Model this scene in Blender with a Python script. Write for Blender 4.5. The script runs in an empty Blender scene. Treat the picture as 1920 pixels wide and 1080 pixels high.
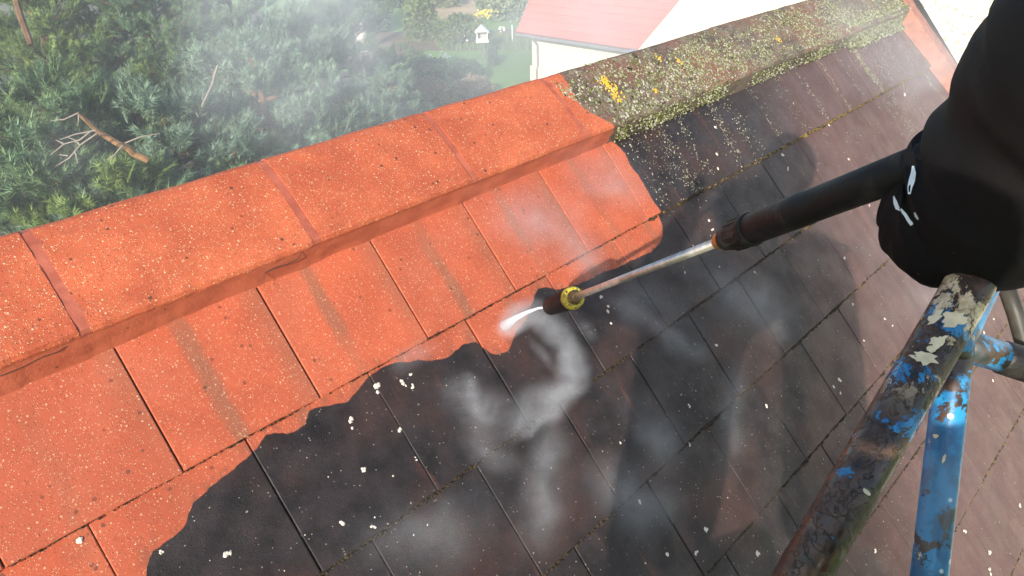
import bpy, bmesh, math, random
import numpy as np
from mathutils import Vector, Matrix, noise
from mathutils.bvhtree import BVHTree
random.seed(7); RNG = np.random.default_rng(7)
S = bpy.context.scene; COL = S.collection

# ---------------------------------------------------------------- camera, sky, sun, exposure
F_PX = 1400.0
CAM = np.array([-0.31300203, -1.37688907, 0.73511139])
WM = np.array([[0.69195803, -0.37043028, 0.61965755],
               [-0.72131469, -0.3190896, 0.61472509],
               [-0.02998651, -0.87233207, -0.48799342]])     # columns: right, down, forward
cd = bpy.data.cameras.new('camera'); co = bpy.data.objects.new('camera', cd); COL.objects.link(co)
cd.sensor_width = 36; cd.lens = 36 * F_PX / 1920; cd.clip_start = 0.02; cd.clip_end = 2000
m = Matrix.Identity(4)
for i in range(3):
    m[i][0] = WM[i][0]; m[i][1] = -WM[i][1]; m[i][2] = -WM[i][2]; m[i][3] = CAM[i]
co.matrix_world = m; S.camera = co

def ray(x, y): return WM @ np.array([(x - 960) / F_PX, (y - 540) / F_PX, 1.0])
def at(x, y, d): return Vector(CAM + d * ray(x, y))
SUN_D = -ray(1330, 345); SUN_D /= np.linalg.norm(SUN_D)
w = bpy.data.worlds.new('World'); S.world = w; w.use_nodes = True
nt = w.node_tree; bg = nt.nodes['Background']; sk = nt.nodes.new('ShaderNodeTexSky')
sk.sky_type = 'NISHITA'; sk.sun_disc = False
sk.sun_elevation = math.asin(SUN_D[2]); sk.sun_rotation = math.atan2(SUN_D[0], SUN_D[1])
nt.links.new(sk.outputs[0], bg.inputs[0]); bg.inputs[1].default_value = 0.15
sl = bpy.data.lights.new('sun', 'SUN'); sl.energy = 4.6; sl.angle = math.radians(0.55); sl.color = (1, 0.93, 0.82)
so = bpy.data.objects.new('sun', sl); COL.objects.link(so)
so.rotation_euler = Vector(SUN_D).to_track_quat('Z', 'Y').to_euler(); so.location = (-5, -5, 6)
S.view_settings.view_transform = 'Standard'; S.view_settings.look = 'None'; S.view_settings.gamma = 1
S.view_settings.exposure = 0.78
S.render.engine = 'CYCLES'
S.cycles.volume_step_rate = 1.5; S.cycles.volume_max_steps = 64; S.cycles.volume_bounces = 1
S.cycles.max_bounces = 8; S.cycles.transparent_max_bounces = 16

# ---------------------------------------------------------------- roof frame:  a along the ridge, b down the slope, h out of it
RV = np.array([0, -0.654441701, -0.756112465]); RN = np.array([0, -0.756112465, 0.654441701])
def roofpt(a, b, h=0.0): return Vector(np.array([a, 0, 0]) + b * RV + h * RN)
def hit(x, y, h=0.0):
    d = ray(x, y); s = (h - CAM @ RN) / (d @ RN); p = CAM + s * d
    return p[0], p @ RV
ROOF_M = Matrix(((1, 0, 0, 0), (0, -RV[1], RN[1], 0), (0, -RV[2], RN[2], 0), (0, 0, 0, 1)))
def L(a, b, h): return (a, -b, h)            # roof-local vertex
TAIL = [0.0, .291, .595, .893, 1.187, 1.476, 1.768, 2.062, 2.357, 2.652, 2.95]
OFF = [0, 0, .43, .84, .25, .64, .05, .35, .85, .3, .8]
TW = 0.2993; LIFT = 0.014
def hsurf(b):
    for k in range(1, len(TAIL)):
        if b <= TAIL[k]: return -LIFT * (TAIL[k] - b) / 0.295
    return 0

# ---------------------------------------------------------------- helpers
def tag(o, label=None, cat=None, group=None, kind=None):
    if label: o['label'] = label
    if cat: o['category'] = cat
    if group: o['group'] = group
    if kind: o['kind'] = kind
    return o
def link(o, parent=None):
    COL.objects.link(o)
    if parent is not None: o.parent = parent
    return o
def mesh(name, verts, faces, mats, parent=None, smooth=False, mi=None):
    me = bpy.data.meshes.new(name)
    me.from_pydata([tuple(v) for v in verts], [], faces)
    for mm in (mats if isinstance(mats, (list, tuple)) else [mats]): me.materials.append(mm)
    if mi is not None: me.polygons.foreach_set('material_index', mi)
    if smooth: me.polygons.foreach_set('use_smooth', [True] * len(me.polygons))
    me.update()
    return link(bpy.data.objects.new(name, me), parent)
def tris(name, V, Fc, mats, parent=None, mi=None):
    V = np.asarray(V, dtype=np.float32); Fc = np.asarray(Fc, dtype=np.int32)
    me = bpy.data.meshes.new(name); n = len(Fc); k = Fc.shape[1]
    me.vertices.add(len(V)); me.vertices.foreach_set('co', V.ravel())
    me.loops.add(n * k); me.loops.foreach_set('vertex_index', Fc.ravel())
    me.polygons.add(n); me.polygons.foreach_set('loop_start', np.arange(0, n * k, k, dtype=np.int32))
    for mm in (mats if isinstance(mats, (list, tuple)) else [mats]): me.materials.append(mm)
    if mi is not None: me.polygons.foreach_set('material_index', np.asarray(mi, dtype=np.int32))
    me.update(calc_edges=True); me.validate()
    return link(bpy.data.objects.new(name, me), parent)
def empty(name, loc=(0, 0, 0), **k):
    o = bpy.data.objects.new(name, None); o.location = loc; o.empty_display_size = .1
    link(o); return tag(o, **k)
def tube(pts, rads, seg=12, cap=True):
    V, Fc = [], []; pts = [Vector(p) for p in pts]; up = None
    for i, p in enumerate(pts):
        t = (pts[min(i + 1, len(pts) - 1)] - pts[max(i - 1, 0)]).normalized()
        if up is None:
            up = t.cross(Vector((0, 0, 1)) if abs(t.z) < .9 else Vector((1, 0, 0))).normalized()
        up = (up - t * up.dot(t)).normalized(); s = t.cross(up)
        for k in range(seg):
            a = 2 * math.pi * k / seg
            V.append(p + (up * math.cos(a) + s * math.sin(a)) * rads[i])
    for i in range(len(pts) - 1):
        for k in range(seg):
            k2 = (k + 1) % seg
            Fc.append((i * seg + k, i * seg + k2, (i + 1) * seg + k2, (i + 1) * seg + k))
    if cap:
        Fc.append(tuple(reversed(range(seg)))); Fc.append(tuple(range((len(pts) - 1) * seg, len(pts) * seg)))
    return V, Fc
def box(c, s):
    x, y, z = c; a, b, d = [q / 2 for q in s]
    V = [(x + i * a, y + j * b, z + k * d) for i in (-1, 1) for j in (-1, 1) for k in (-1, 1)]
    return V, [(0, 1, 3, 2), (4, 6, 7, 5), (0, 4, 5, 1), (2, 3, 7, 6), (0, 2, 6, 4), (1, 5, 7, 3)]
def join(parts):
    V, Fc = [], []
    for v, f in parts:
        o = len(V); V += list(v); Fc += [tuple(i + o for i in q) for q in f]
    return V, Fc

# ---------------------------------------------------------------- node helpers
class N:
    def __init__(s, name):
        s.m = bpy.data.materials.new(name); s.m.use_nodes = True; s.t = s.m.node_tree
        s.b = s.t.nodes['Principled BSDF']; s.out = s.t.nodes['Material Output']
    def n(s, typ, **k):
        o = s.t.nodes.new('ShaderNode' + typ)
        for a, b in k.items(): setattr(o, a, b)
        return o
    def set(s, inp, v):
        if isinstance(v, bpy.types.NodeSocket): s.t.links.new(v, inp)
        elif v is not None:
            if isinstance(v, tuple) and len(v) == 3 and inp.type == 'RGBA': v = v + (1,)
            inp.default_value = v
    def math(s, op, a, b=None, c=None, clamp=False):
        o = s.n('Math', operation=op, use_clamp=clamp)
        for i, v in enumerate((a, b, c)): s.set(o.inputs[i], v)
        return o.outputs[0]
    def mix(s, f, a, b, mode='MIX'):
        o = s.n('Mix', data_type='RGBA', blend_type=mode)
        s.set(o.inputs[0], f); s.set(o.inputs[6], a); s.set(o.inputs[7], b); return o.outputs[2]
    def noise(s, vec, sc, det=3, rough=.55, dist=0, out=0):
        o = s.n('TexNoise'); s.set(o.inputs['Vector'], vec); s.set(o.inputs['Scale'], sc)
        o.inputs['Detail'].default_value = det; o.inputs['Roughness'].default_value = rough
        o.inputs['Distortion'].default_value = dist; return o.outputs[out]
    def vor(s, vec, sc, feat='F1', rnd=1):
        o = s.n('TexVoronoi', feature=feat); s.set(o.inputs['Vector'], vec); s.set(o.inputs['Scale'], sc)
        o.inputs['Randomness'].default_value = rnd; return o
    def ramp(s, f, lo, hi, a=0., b=1.):
        o = s.n('MapRange', interpolation_type='SMOOTHSTEP'); s.set(o.inputs[0], f)
        for i, v in zip((1, 2, 3, 4), (lo, hi, a, b)): s.set(o.inputs[i], v)
        return o.outputs[0]
    def coord(s, which='Object', obj=None):
        o = s.n('TexCoord'); o.object = obj; return o.outputs[which]
    def sep(s, v):
        o = s.n('SeparateXYZ'); s.set(o.inputs[0], v); return o.outputs
    def scale(s, v, sc):
        o = s.n('VectorMath', operation='MULTIPLY'); s.set(o.inputs[0], v); s.set(o.inputs[1], sc); return o.outputs[0]
    def vadd(s, a, b):
        o = s.n('VectorMath', operation='ADD'); s.set(o.inputs[0], a); s.set(o.inputs[1], b); return o.outputs[0]
    def bump(s, h, dist, st=1.0):
        o = s.n('Bump'); o.inputs['Strength'].default_value = st; o.inputs['Distance'].default_value = dist
        s.set(o.inputs['Height'], h); s.set(s.b.inputs['Normal'], o.outputs[0]); return o
    def fin(s, col=None, rough=None, spec=None, metal=None):
        s.set(s.b.inputs['Base Color'], col); s.set(s.b.inputs['Roughness'], rough)
        s.set(s.b.inputs['Specular IOR Level'], spec); s.set(s.b.inputs['Metallic'], metal); return s.m
def simple(name, col, rough=.7, var=.25, sc=20, bump=0.0, spec=.4, metal=0.0, col2=None):
    k = N(name); c = k.coord()
    f = k.noise(c, sc, 4)
    dark = col2 or tuple(x * (1 - var) for x in col)
    lite = tuple(min(1, x * (1 + var)) for x in col)
    k.fin(k.mix(k.ramp(f, .3, .7), dark, lite), rough, spec, metal)
    if bump: k.bump(k.noise(c, sc * 4, 4), bump)
    return k.m

# ================================================================ ROOF
roof = empty('tiled_roof', label='steep tiled roof with ridge, left half cleaned to bright orange, rest dark and dirty', cat='roof')
roof.matrix_world = ROOF_M

# border of the washed patch, read on the roof plane:  b of the border against a
EDGE = [(-.3, .55), (-.17, .47), (-.133, .423), (-.111, .390), (-.095, .393), (-.046, .384), (-.009, .352), (.032, .343), (.092, .332),
        (.137, .323), (.166, .306), (.184, .313), (.206, .328), (.244, .328), (.267, .306), (.288, .308), (.349, .330),
        (.376, .321), (.413, .307), (.438, .302), (.483, .301), (.554, .325), (.584, .343), (.626, .355), (.676, .345), (.718, .354),
        (.729, .386), (.750, .410), (.790, .415), (.816, .397), (.848, .381), (.883, .373), (.935, .340), (.974, .313),
        (1.006, .322), (1.031, .341), (1.113, .359), (1.206, .363), (1.273, .373), (1.349, .376), (1.439, .384),
        (1.490, .376), (1.525, .358), (1.545, .336), (1.556, .31), (1.566, .28), (1.60, .20)]
def washed_mask(k, p):
    """1 where the wall of dirt has been washed off; p = roof coordinates (a, -b, h)"""
    wob = k.n('TexNoise'); k.set(wob.inputs['Vector'], p); wob.inputs['Scale'].default_value = 45
    wob.inputs['Detail'].default_value = 3
    q = k.vadd(p, k.scale(k.vadd(wob.outputs[1], (-.5, -.5, -.5)), (.010, .010, 0)))
    x, y, z = k.sep(q)
    t = k.math('DIVIDE', k.math('ADD', x, .3), 1.9)
    fc = k.n('FloatCurve'); cv = fc.mapping.curves[0]; fc.mapping.use_clip = False
    pts = [((a + .3) / 1.9, min(1, (b + .1) / .8)) for a, b in EDGE]
    cv.points[0].location = pts[0]; cv.points[1].location = pts[-1]
    for pp in pts[1:-1]: cv.points.new(*pp)
    for pp in cv.points: pp.handle_type = 'VECTOR'
    fc.mapping.update(); k.set(fc.inputs['Value'], t)
    fb = k.math('SUBTRACT', k.math('MULTIPLY', fc.outputs[0], .8), .1)
    d = k.math('ADD', fb, y)                     # fb - b
    k.dist = d
    m1 = k.ramp(d, -.0015, .0015)
    lob = k.math('MULTIPLY', k.math('SUBTRACT', k.noise(k.scale(p, (0, 1, 0)), 11, 1), .5), .055)
    xl = k.math('ADD', k.math('ADD', k.ramp(y, -.085, .01, 1.560, 1.520), k.ramp(y, -.34, -.24, .0, .004)), lob)
    m2 = k.ramp(k.math('SUBTRACT', xl, x), -.002, .002)
    return k.math('MULTIPLY', m1, m2)

def grain(k, p, base, amount=1.0, pale=(.74, .54, .33), dark=(.10, .035, .02)):
    v = k.vor(p, 330); r = k.sep(v.outputs['Color'])
    s1 = k.math('MULTIPLY', k.ramp(r[0], .70, .76), k.ramp(v.outputs['Distance'], .42, .22))
    v2 = k.vor(p, 150); r2 = k.sep(v2.outputs['Color'])
    s2 = k.math('MULTIPLY', k.ramp(r2[0], .86, .88), k.ramp(v2.outputs['Distance'], .34, .2))
    s3 = k.math('MULTIPLY', k.ramp(r[1], .76, .82), k.ramp(v.outputs['Distance'], .44, .2))
    v4 = k.vor(p, 62); r4 = k.sep(v4.outputs['Color'])
    s4 = k.math('MULTIPLY', k.ramp(r4[0], .93, .935), k.math('ADD', k.ramp(v4.outputs['Distance'], .30, .18), 0))
    c = k.mix(k.math('MULTIPLY', k.math('MAXIMUM', s1, s2), amount * .62), base, pale)
    v5 = k.vor(k.vadd(p, k.scale(k.noise(p, 90, 2, out=1), (.008, .008, .008))), 27); r5 = k.sep(v5.outputs['Color'])
    s5 = k.math('MULTIPLY', k.ramp(r5[0], .90, .905), k.ramp(v5.outputs['Distance'], .125, .085))
    c = k.mix(k.math('MULTIPLY', k.math('MAXIMUM', s3, s4), amount * .8), c, dark)
    c = k.mix(k.math('MULTIPLY', s5, amount * .9), c, (.055, .04, .03))
    h = k.math('SUBTRACT', k.math('MAXIMUM', s1, s2), k.math('MAXIMUM', s3, s4))
    c = k.mix(.5, c, k.mix(k.noise(p, 600, 2, .7), (.55, .5, .5), (1.35, 1.4, 1.4)), 'MULTIPLY')
    return c, h

def dirty_colour(k, p, warm=0.0):
    """slate-black grime with reddish clay showing through in streaks that run down the slope"""
    st = k.noise(k.scale(p, (1, .16, 1)), 26, 5, .6)
    big = k.noise(p, 3.2, 4, .6); mid = k.noise(p, 17, 5, .65)
    a, nb, h = k.sep(p)
    c = k.mix(k.ramp(mid, .3, .7), (.009, .0065, .0065), (.030, .022, .023))
    c = k.mix(k.math('MULTIPLY', k.ramp(big, .45, .68), .6), c, (.062, .027, .020))
    c = k.mix(k.math('MULTIPLY', k.ramp(st, .60, .74), .45), c, (.120, .042, .028))
    east = k.ramp(k.math('ADD', a, k.math('MULTIPLY', nb, -.55)), 2.25, 3.1)
    c = k.mix(k.math('MULTIPLY', east, k.ramp(st, .25, .75, .6, 1.)), c, (.150, .080, .072))
    fine = k.noise(p, 320, 3, .7)
    c = k.mix(.55, c, k.mix(k.ramp(fine, .3, .72), (.25, .25, .25), (1.0, 1.0, 1.0)), 'MULTIPLY')
    c = k.mix(.35, c, k.mix(1.0, c, (1.6, 1.6, 1.6), 'MULTIPLY'))
    v = k.vor(p, 210); r = k.sep(v.outputs['Color'])
    s1 = k.math('MULTIPLY', k.ramp(r[0], .968, .972), k.ramp(v.outputs['Distance'], .34, .2))
    v2 = k.vor(k.vadd(p, k.scale(k.noise(p, 60, 2, out=1), (.01, .01, .01))), 74); r2 = k.sep(v2.outputs['Color'])
    s2 = k.math('MULTIPLY', k.ramp(r2[0], .962, .966), k.ramp(v2.outputs['Distance'], .2, .12))
    c = k.mix(k.math('MULTIPLY', k.math('MAXIMUM', s1, s2), .6), c, k.mix(r[1], (.62, .56, .50), (.22, .19, .17)))
    return c

def tile_material():
    k = N('tile'); p = k.coord('Object', roof); loc = k.coord('Object')
    oi = k.n('ObjectInfo'); rnd = oi.outputs['Random']
    m = washed_mask(k, p)
    a, nb, h = k.sep(p); lx, ly, lz = k.sep(loc)
    # washed clay
    c = k.mix(k.ramp(k.noise(p, 7, 5, .6), .3, .7), (.35, .066, .028), (.50, .104, .046))
    c = k.mix(k.math('MULTIPLY', rnd, .4), c, (.54, .118, .052))
    rnd2 = k.math('FRACT', k.math('MULTIPLY', rnd, 37.7)); rnd3 = k.math('FRACT', k.math('MULTIPLY', rnd, 91.3))
    c = k.mix(k.math('MULTIPLY', rnd2, .45), c, (.33, .080, .042))
    # grey-brown run-off stripe down the middle of a tile and along its right edge
    wx = k.math('ADD', lx, k.math('MULTIPLY', k.math('SUBTRACT', k.noise(p, 12, 3), .5), .03))
    c0 = k.math('ADD', k.math('MULTIPLY', k.math('SUBTRACT', k.math('FRACT', k.math('MULTIPLY', rnd, 7.3)), .5), .05), -.012)
    stripe = k.ramp(k.math('ABSOLUTE', k.math('SUBTRACT', wx, c0)), .024, .008)
    stripe = k.math('MULTIPLY', stripe, k.ramp(rnd3, .1, .6, .25, 1.))
    stripe = k.math('MULTIPLY', stripe, k.ramp(k.noise(k.scale(p, (1, .3, 1)), 9, 3), .36, .58, .25, 1.))
    redge = k.math('MULTIPLY', k.ramp(wx, .085, .150), k.ramp(k.noise(p, 5, 3), .35, .6, .15, .7))
    c = k.mix(k.math('MULTIPLY', k.math('MAXIMUM', stripe, redge), .62), c, (.205, .098, .058))
    fade = k.ramp(k.noise(p, 4.1, 4, .6), .5, .75)
    c = k.mix(k.math('MULTIPLY', fade, .35), c, (.44, .135, .078))
    c, gh = grain(k, p, c, .8)
    d = dirty_colour(k, p)
    # rim of grey wash left at the border
    wet_ = k.math('MULTIPLY', k.ramp(k.dist, .045, .002), k.ramp(k.noise(k.scale(p, (1, .45, 1)), 38, 5, .7), .46, .60))
    c = k.mix(k.math('MULTIPLY', wet_, .55), c, (.17, .060, .036))
    col = k.mix(m, d, c)
    fine = k.noise(p, 500, 3, .7)
    hh = k.math('ADD', k.math('MULTIPLY', fine, .8), k.math('MULTIPLY', gh, .35))
    hh = k.math('ADD', hh, k.math('MULTIPLY', k.noise(p, 60, 4), .8))
    hh = k.math('SUBTRACT', hh, k.math('MULTIPLY', m, .5))
    k.bump(hh, .0013, .9)
    wet = k.ramp(k.noise(p, 9, 4), .35, .65, .33, .58)
    rough = k.mix(m, wet, (.72, .72, .72))
    return k.fin(col, rough, .28)
TILE = tile_material()

# one flat interlocking tile: sloping slab, bevelled rim, chipped tail corner
def tile_mesh(seed):
    rr = random.Random(seed)
    hw = .1480; head = .330; t = .013
    xs = [-hw, -hw + .002, -.05, .05, hw - .002, hw]
    ys = [-.0015, .0015, .11, .22, head]
    V = []; tilt = LIFT / .295
    for j, y in enumerate(ys):
        for i, x in enumerate(xs):
            z = -tilt * y
            if i in (0, 5): z -= .0016
            if j == 0: z -= .0018
            V.append((x + (rr.uniform(-.0006, .0006) if j == 0 else 0), y + (rr.uniform(-.0014, .0014) if j <= 1 else 0), z + rr.uniform(-.0004, .0004)))
    n = len(xs); Fc = []
    for j in range(len(ys) - 1):
        for i in range(n - 1): Fc.append((j * n + i, j * n + i + 1, (j + 1) * n + i + 1, (j + 1) * n + i))
    b0 = len(V); ring = [i for i in range(n)] + [j * n + n - 1 for j in range(1, len(ys))] + [(len(ys) - 1) * n + i for i in range(n - 2, -1, -1)] + [j * n for j in range(len(ys) - 2, 0, -1)]
    for q in ring: x, y, z = V[q]; V.append((x, y, z - t))
    for i in range(len(ring)):
        i2 = (i + 1) % len(ring); Fc.append((ring[i2], ring[i], b0 + i, b0 + i2))
    me = bpy.data.meshes.new('roof_tile'); me.from_pydata(V, [], Fc); me.materials.append(TILE); return me
tile_meshes = [tile_mesh(s) for s in range(5)]
for r in range(1, 11):
    for c in range(-4, 14):
        a = (c + OFF[r] + .5) * TW
        if a < -1.15 or a > 4.15 + .22 * TAIL[r]: continue
        o = bpy.data.objects.new('roof_tile', random.choice(tile_meshes)); link(o, roof)
        o.location = L(a + random.uniform(-.0012, .0012), TAIL[r] + random.uniform(-.0015, .0015), random.uniform(-.0012, .0008))
        o.rotation_euler = (random.uniform(-.002, .002), random.uniform(-.004, .004), random.uniform(-.0035, .0035) + (.004 if r == 2 else 0))

dark = simple('underlay', (.020, .016, .014), .9, .3, 30)
V, Fc = box((1.55, -1.5, -.055), (5.9, 3.3, .03)); mesh('roof_deck', V, Fc, dark, roof)

# --- mossy dirt packed under each tail line
def moss_material(name, c1, c2, c3=None):
    k = N(name); p = k.coord('Object', roof); g = k.n('NewGeometry').outputs['Random Per Island']
    c = k.mix(g, c1, c2)
    if c3: c = k.mix(k.ramp(g, .7, .85), c, c3)
    c = k.mix(.5, c, k.mix(k.noise(p, 400, 2), (.3, .3, .3), (1.3, 1.3, 1.3)), 'MULTIPLY')
    return k.fin(c, .95, .1)
DIRT = moss_material('joint_dirt', (.022, .015, .010), (.060, .042, .024))
GOLD = moss_material('golden_moss', (.13, .085, .025), (.24, .17, .05), (.05, .035, .015))
OLIVE = moss_material('olive_moss', (.075, .080, .020), (.17, .175, .055), (.035, .035, .015))
CRUST = moss_material('pale_lichen', (.24, .22, .165), (.48, .46, .37), (.15, .14, .10))
GREEN = moss_material('green_lichen', (.20, .215, .10), (.36, .37, .19), (.13, .14, .07))
YELLOW = moss_material('orange_lichen', (.62, .33, .03), (.78, .48, .06))
WHITE = moss_material('white_splash', (.60, .54, .46), (.74, .68, .58))

class Blobs:
    """many small irregular flakes or lumps joined into one mesh"""
    def __init__(s): s.V = []; s.F = []; s.M = []
    def flake(s, c, nrm, r, thick, mi, seg=6, aspect=1.0, rot=None):
        c = np.array(c, float); nrm = np.array(nrm, float); nrm /= np.linalg.norm(nrm)
        t = np.cross(nrm, (0, 1, 0) if abs(nrm[1]) < .9 else (1, 0, 0)); t /= np.linalg.norm(t); u = np.cross(nrm, t)
        o = len(s.V); a0 = random.uniform(0, 6.28) if rot is None else rot
        ca, sa = math.cos(a0), math.sin(a0); t2 = t * ca + u * sa; u2 = u * ca - t * sa
        for i in range(seg):
            a = 6.2832 * i / seg; q = r * random.uniform(.6, 1.25)
            s.V.append(c + (t2 * math.cos(a) * aspect + u2 * math.sin(a)) * q - nrm * .0006)
        for i in range(seg):
            a = 6.2832 * i / seg; q = r * random.uniform(.35, .7)
            s.V.append(c + (t2 * math.cos(a) * aspect + u2 * math.sin(a)) * q + nrm * thick * random.uniform(.7, 1.2))
        for i in range(seg):
            j = (i + 1) % seg
            s.F.append((o + i, o + j, o + seg + j)); s.F.append((o + i, o + seg + j, o + seg + i)); s.M += [mi, mi]
        for i in range(1, seg - 1): s.F.append((o + seg, o + seg + i, o + seg + i + 1)); s.M.append(mi)
    def build(s, name, mats, parent):
        o = tris(name, s.V, s.F, mats, parent, s.M); o['kind'] = 'stuff'; return o

B = Blobs()
for r in range(1, 9):
    b0 = TAIL[r]; a = -1.1
    while a < 4.0:
        a += random.uniform(.0012, .0035)
        dens = .5 + .9 * noise.noise(Vector((a * 6, r * 3.7, 0)))
        washed = r == 1 and a < 1.5
        if washed: dens *= .45
        elif r == 1 and a > 2.6: dens += .5
        if random.random() > dens + .25: continue
        gold = (a > 1.56 and r == 1 and random.random() < .15 + .5 * (a > 2.4)) or (a > 2.2 and random.random() < .5)
        mi = 1 if gold else 0
        lump = max(0, noise.noise(Vector((a * 13, r * 5.1, 3))))
        sz = random.uniform(.0016, .0038) * (.75 if washed else 1.3 + 1.1 * lump)
        B.flake(L(a, b0 + random.uniform(-.0008, .0045 + (.0 if washed else .003 + .004 * lump)), -.0135 + random.uniform(0, .010)), (random.uniform(-.4, .4), -.5, 1), sz, sz * 1.2, mi, 5, 1.6, 0)
B.build('joint_moss', [DIRT, GOLD], roof)

# --- ridge tiles: capped angle ridge, section given in world y,z from the near lip over the apex to the far lip
def yz(y, z): return (-.6544417 * y - .7561125 * z, -.7561125 * y + .6544417 * z)     # -> b, h
sec = [(-.036, .051)]
for i in range(1, 13):
    t = i / 12; y = -.036 + .362 * t
    ap = .145; z = .051 + .136 * (1 - (abs(y - ap) / .181) ** 1.22)
    sec.append((y, z))
NEAR = sec[0]
def ridge_profile():
    P = [(NEAR[0] + .003, NEAR[1] - .020), (NEAR[0] - .001, NEAR[1] - .014), (NEAR[0] - .002, NEAR[1] - .004), (NEAR[0] + .001, NEAR[1] + .001)]
    for i in range(1, 25):
        y = -.036 + .362 * i / 25; z = .051 + .136 * (1 - (abs(y - .145) / .181) ** 1.22); P.append((y, z))
    P += [(.325, .052), (.326, .03)]
    return P
PROF = ridge_profile()
def ridge_material():
    k = N('ridge_tile'); p = k.coord('Object', roof); a, nb, h = k.sep(p)
    wob = k.math('MULTIPLY', k.math('SUBTRACT', k.noise(p, 60, 3), .5), .02)
    # border of washed part on the ridge
    t = k.math('ADD', nb, .03)         # -b
    e = k.math('ADD', k.ramp(t, -.02, .15, 1.535, 1.425), k.ramp(t, .13, .25, 0, .03))
    m = k.ramp(k.math('SUBTRACT', e, k.math('ADD', a, wob)), -.002, .002)
    c = k.mix(k.ramp(k.noise(p, 8, 5, .6), .3, .7), (.40, .080, .032), (.54, .125, .052))
    c, gh = grain(k, p, c, 1.0, (.86, .70, .42), (.06, .03, .02))
    st = k.noise(p, 22, 5, .7)
    d = k.mix(k.ramp(st, .35, .65), (.070, .048, .036), (.175, .110, .085))
    d = k.mix(k.ramp(k.noise(p, 4, 3), .42, .62), d, (.20, .085, .060))
    cr = k.math('MULTIPLY', k.ramp(k.noise(p, 19, 6, .75), .46, .58), k.ramp(k.noise(p, 75, 4, .7), .40, .56))
    d = k.mix(k.math('MULTIPLY', cr, .8), d, k.mix(k.ramp(k.noise(p, 9, 3), .4, .6), (.27, .255, .18), (.17, .165, .085)))
    v = k.vor(p, 120); r = k.sep(v.outputs['Color'])
    s = k.math('MULTIPLY', k.ramp(r[0], .55, .6), k.ramp(v.outputs['Distance'], .42, .3))
    d = k.mix(k.math('MULTIPLY', s, .6), d, k.mix(r[1], (.33, .31, .22), (.19, .17, .12)))
    d = k.mix(.6, d, k.mix(k.noise(p, 300, 3), (.3, .3, .3), (1.5, 1.5, 1.5)), 'MULTIPLY')
    fine = k.noise(p, 420, 3, .7)
    hh = k.math('ADD', k.math('ADD', k.math('MULTIPLY', fine, 1.1), k.math('MULTIPLY', gh, .6)), k.noise(p, 70, 4))
    k.bump(hh, .0014, .9)
    return k.fin(k.mix(m, d, c), k.mix(m, (.85, .85, .85), (.75, .75, .75)), .35)
RIDGE = ridge_material()
JOINTS = [-.995, -.52, -.045, .438,   .912, 1.372, 1.85, 2.34, 2.83, 3.305, 3.78, 4.1]
def prof_piece(a0, a1, inset, nx, jitter, name, mat, end=True, seed=0, lo=0):
    V, Fc = [], []; m_ = len(PROF); 
    for i in range(nx + 1):
        a = a0 + (a1 - a0) * i / nx
        for j, (y, z) in enumerate(PROF):
            q = Vector((a * 9 + seed, j * .7, seed)); d = noise.noise(q) * jitter
            yy, zz = y, z - inset + d
            if j <= 3: yy += noise.noise(Vector((a * 40, seed, 3))) * .0016; zz += noise.noise(Vector((a * 55, seed, 9))) * .0014; zz -= d
            
            b, h = yz(yy + (inset if j < 4 else 0), zz); V.append(L(a, b, h))
    for i in range(nx):
        for j in range(m_ - 1): Fc.append((i * m_ + j, (i + 1) * m_ + j, (i + 1) * m_ + j + 1, i * m_ + j + 1))
    # underside: simple skin 18 mm lower so that the cap has thickness
    if end:
        o = len(V)
        for i in (0, nx):
            for j in range(m_):
                x, y_, z_ = V[i * m_ + j]; bb, hh = yz(.004, -.018) if False else (0, 0)
                V.append((x, y_ - .756 * .016, z_ - .654 * .016))
        for i, s_ in ((0, 0), (nx, m_)):
            for j in range(4, m_ - 1):
                f = (i * m_ + j, i * m_ + j + 1, o + s_ + j + 1, o + s_ + j)
                Fc.append(f if i == 0 else tuple(reversed(f)))
    return mesh(name, V, Fc, mat, roof)
for i in range(len(JOINTS) - 1):
    prof_piece(JOINTS[i] + .010, JOINTS[i + 1] - .010, random.uniform(-.0018, .0018), 60, .0026, 'ridge_tile', RIDGE, True, i * 3.1)

def mortar_material(name, wa, wb, da, db, border):
    k = N(name); p = k.coord('Object', roof); a, nb, h = k.sep(p)
    wob = k.math('MULTIPLY', k.math('SUBTRACT', k.noise(p, 50, 3), .5), .03)
    m = k.ramp(k.math('SUBTRACT', border, k.math('ADD', a, wob)), -.002, .002)
    c = k.mix(k.ramp(k.noise(k.scale(p, (.5, 1, 1)), 26, 4), .3, .7), wa, wb)
    pits = k.vor(p, 70); pr = k.sep(pits.outputs['Color'])
    c = k.mix(k.math('MULTIPLY', k.ramp(pr[0], .95, .955), k.ramp(pits.outputs['Distance'], .22, .14)), c, (.10, .035, .02))
    d = k.mix(k.ramp(k.noise(p, 30, 5, .7), .3, .7), da, db)
    k.bump(k.math('ADD', k.noise(p, 90, 4, .6), k.math('MULTIPLY', k.noise(p, 400, 2), .4)), .0018, .8)
    return k.fin(k.mix(m, d, c), .7, .4)
MORT = mortar_material('ridge_mortar', (.33, .072, .034), (.44, .110, .055), (.060, .040, .028), (.155, .105, .075), 1.515)
JMORT = mortar_material('joint_mortar', (.30, .070, .040), (.42, .115, .068), (.12, .08, .05), (.20, .13, .09), 1.41)
for i in range(1, len(JOINTS) - 1):
    prof_piece(JOINTS[i] - .0130, JOINTS[i] + .0135, .0012, 8, .0026, 'joint_mortar', JMORT, False, i * 7.7)
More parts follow.
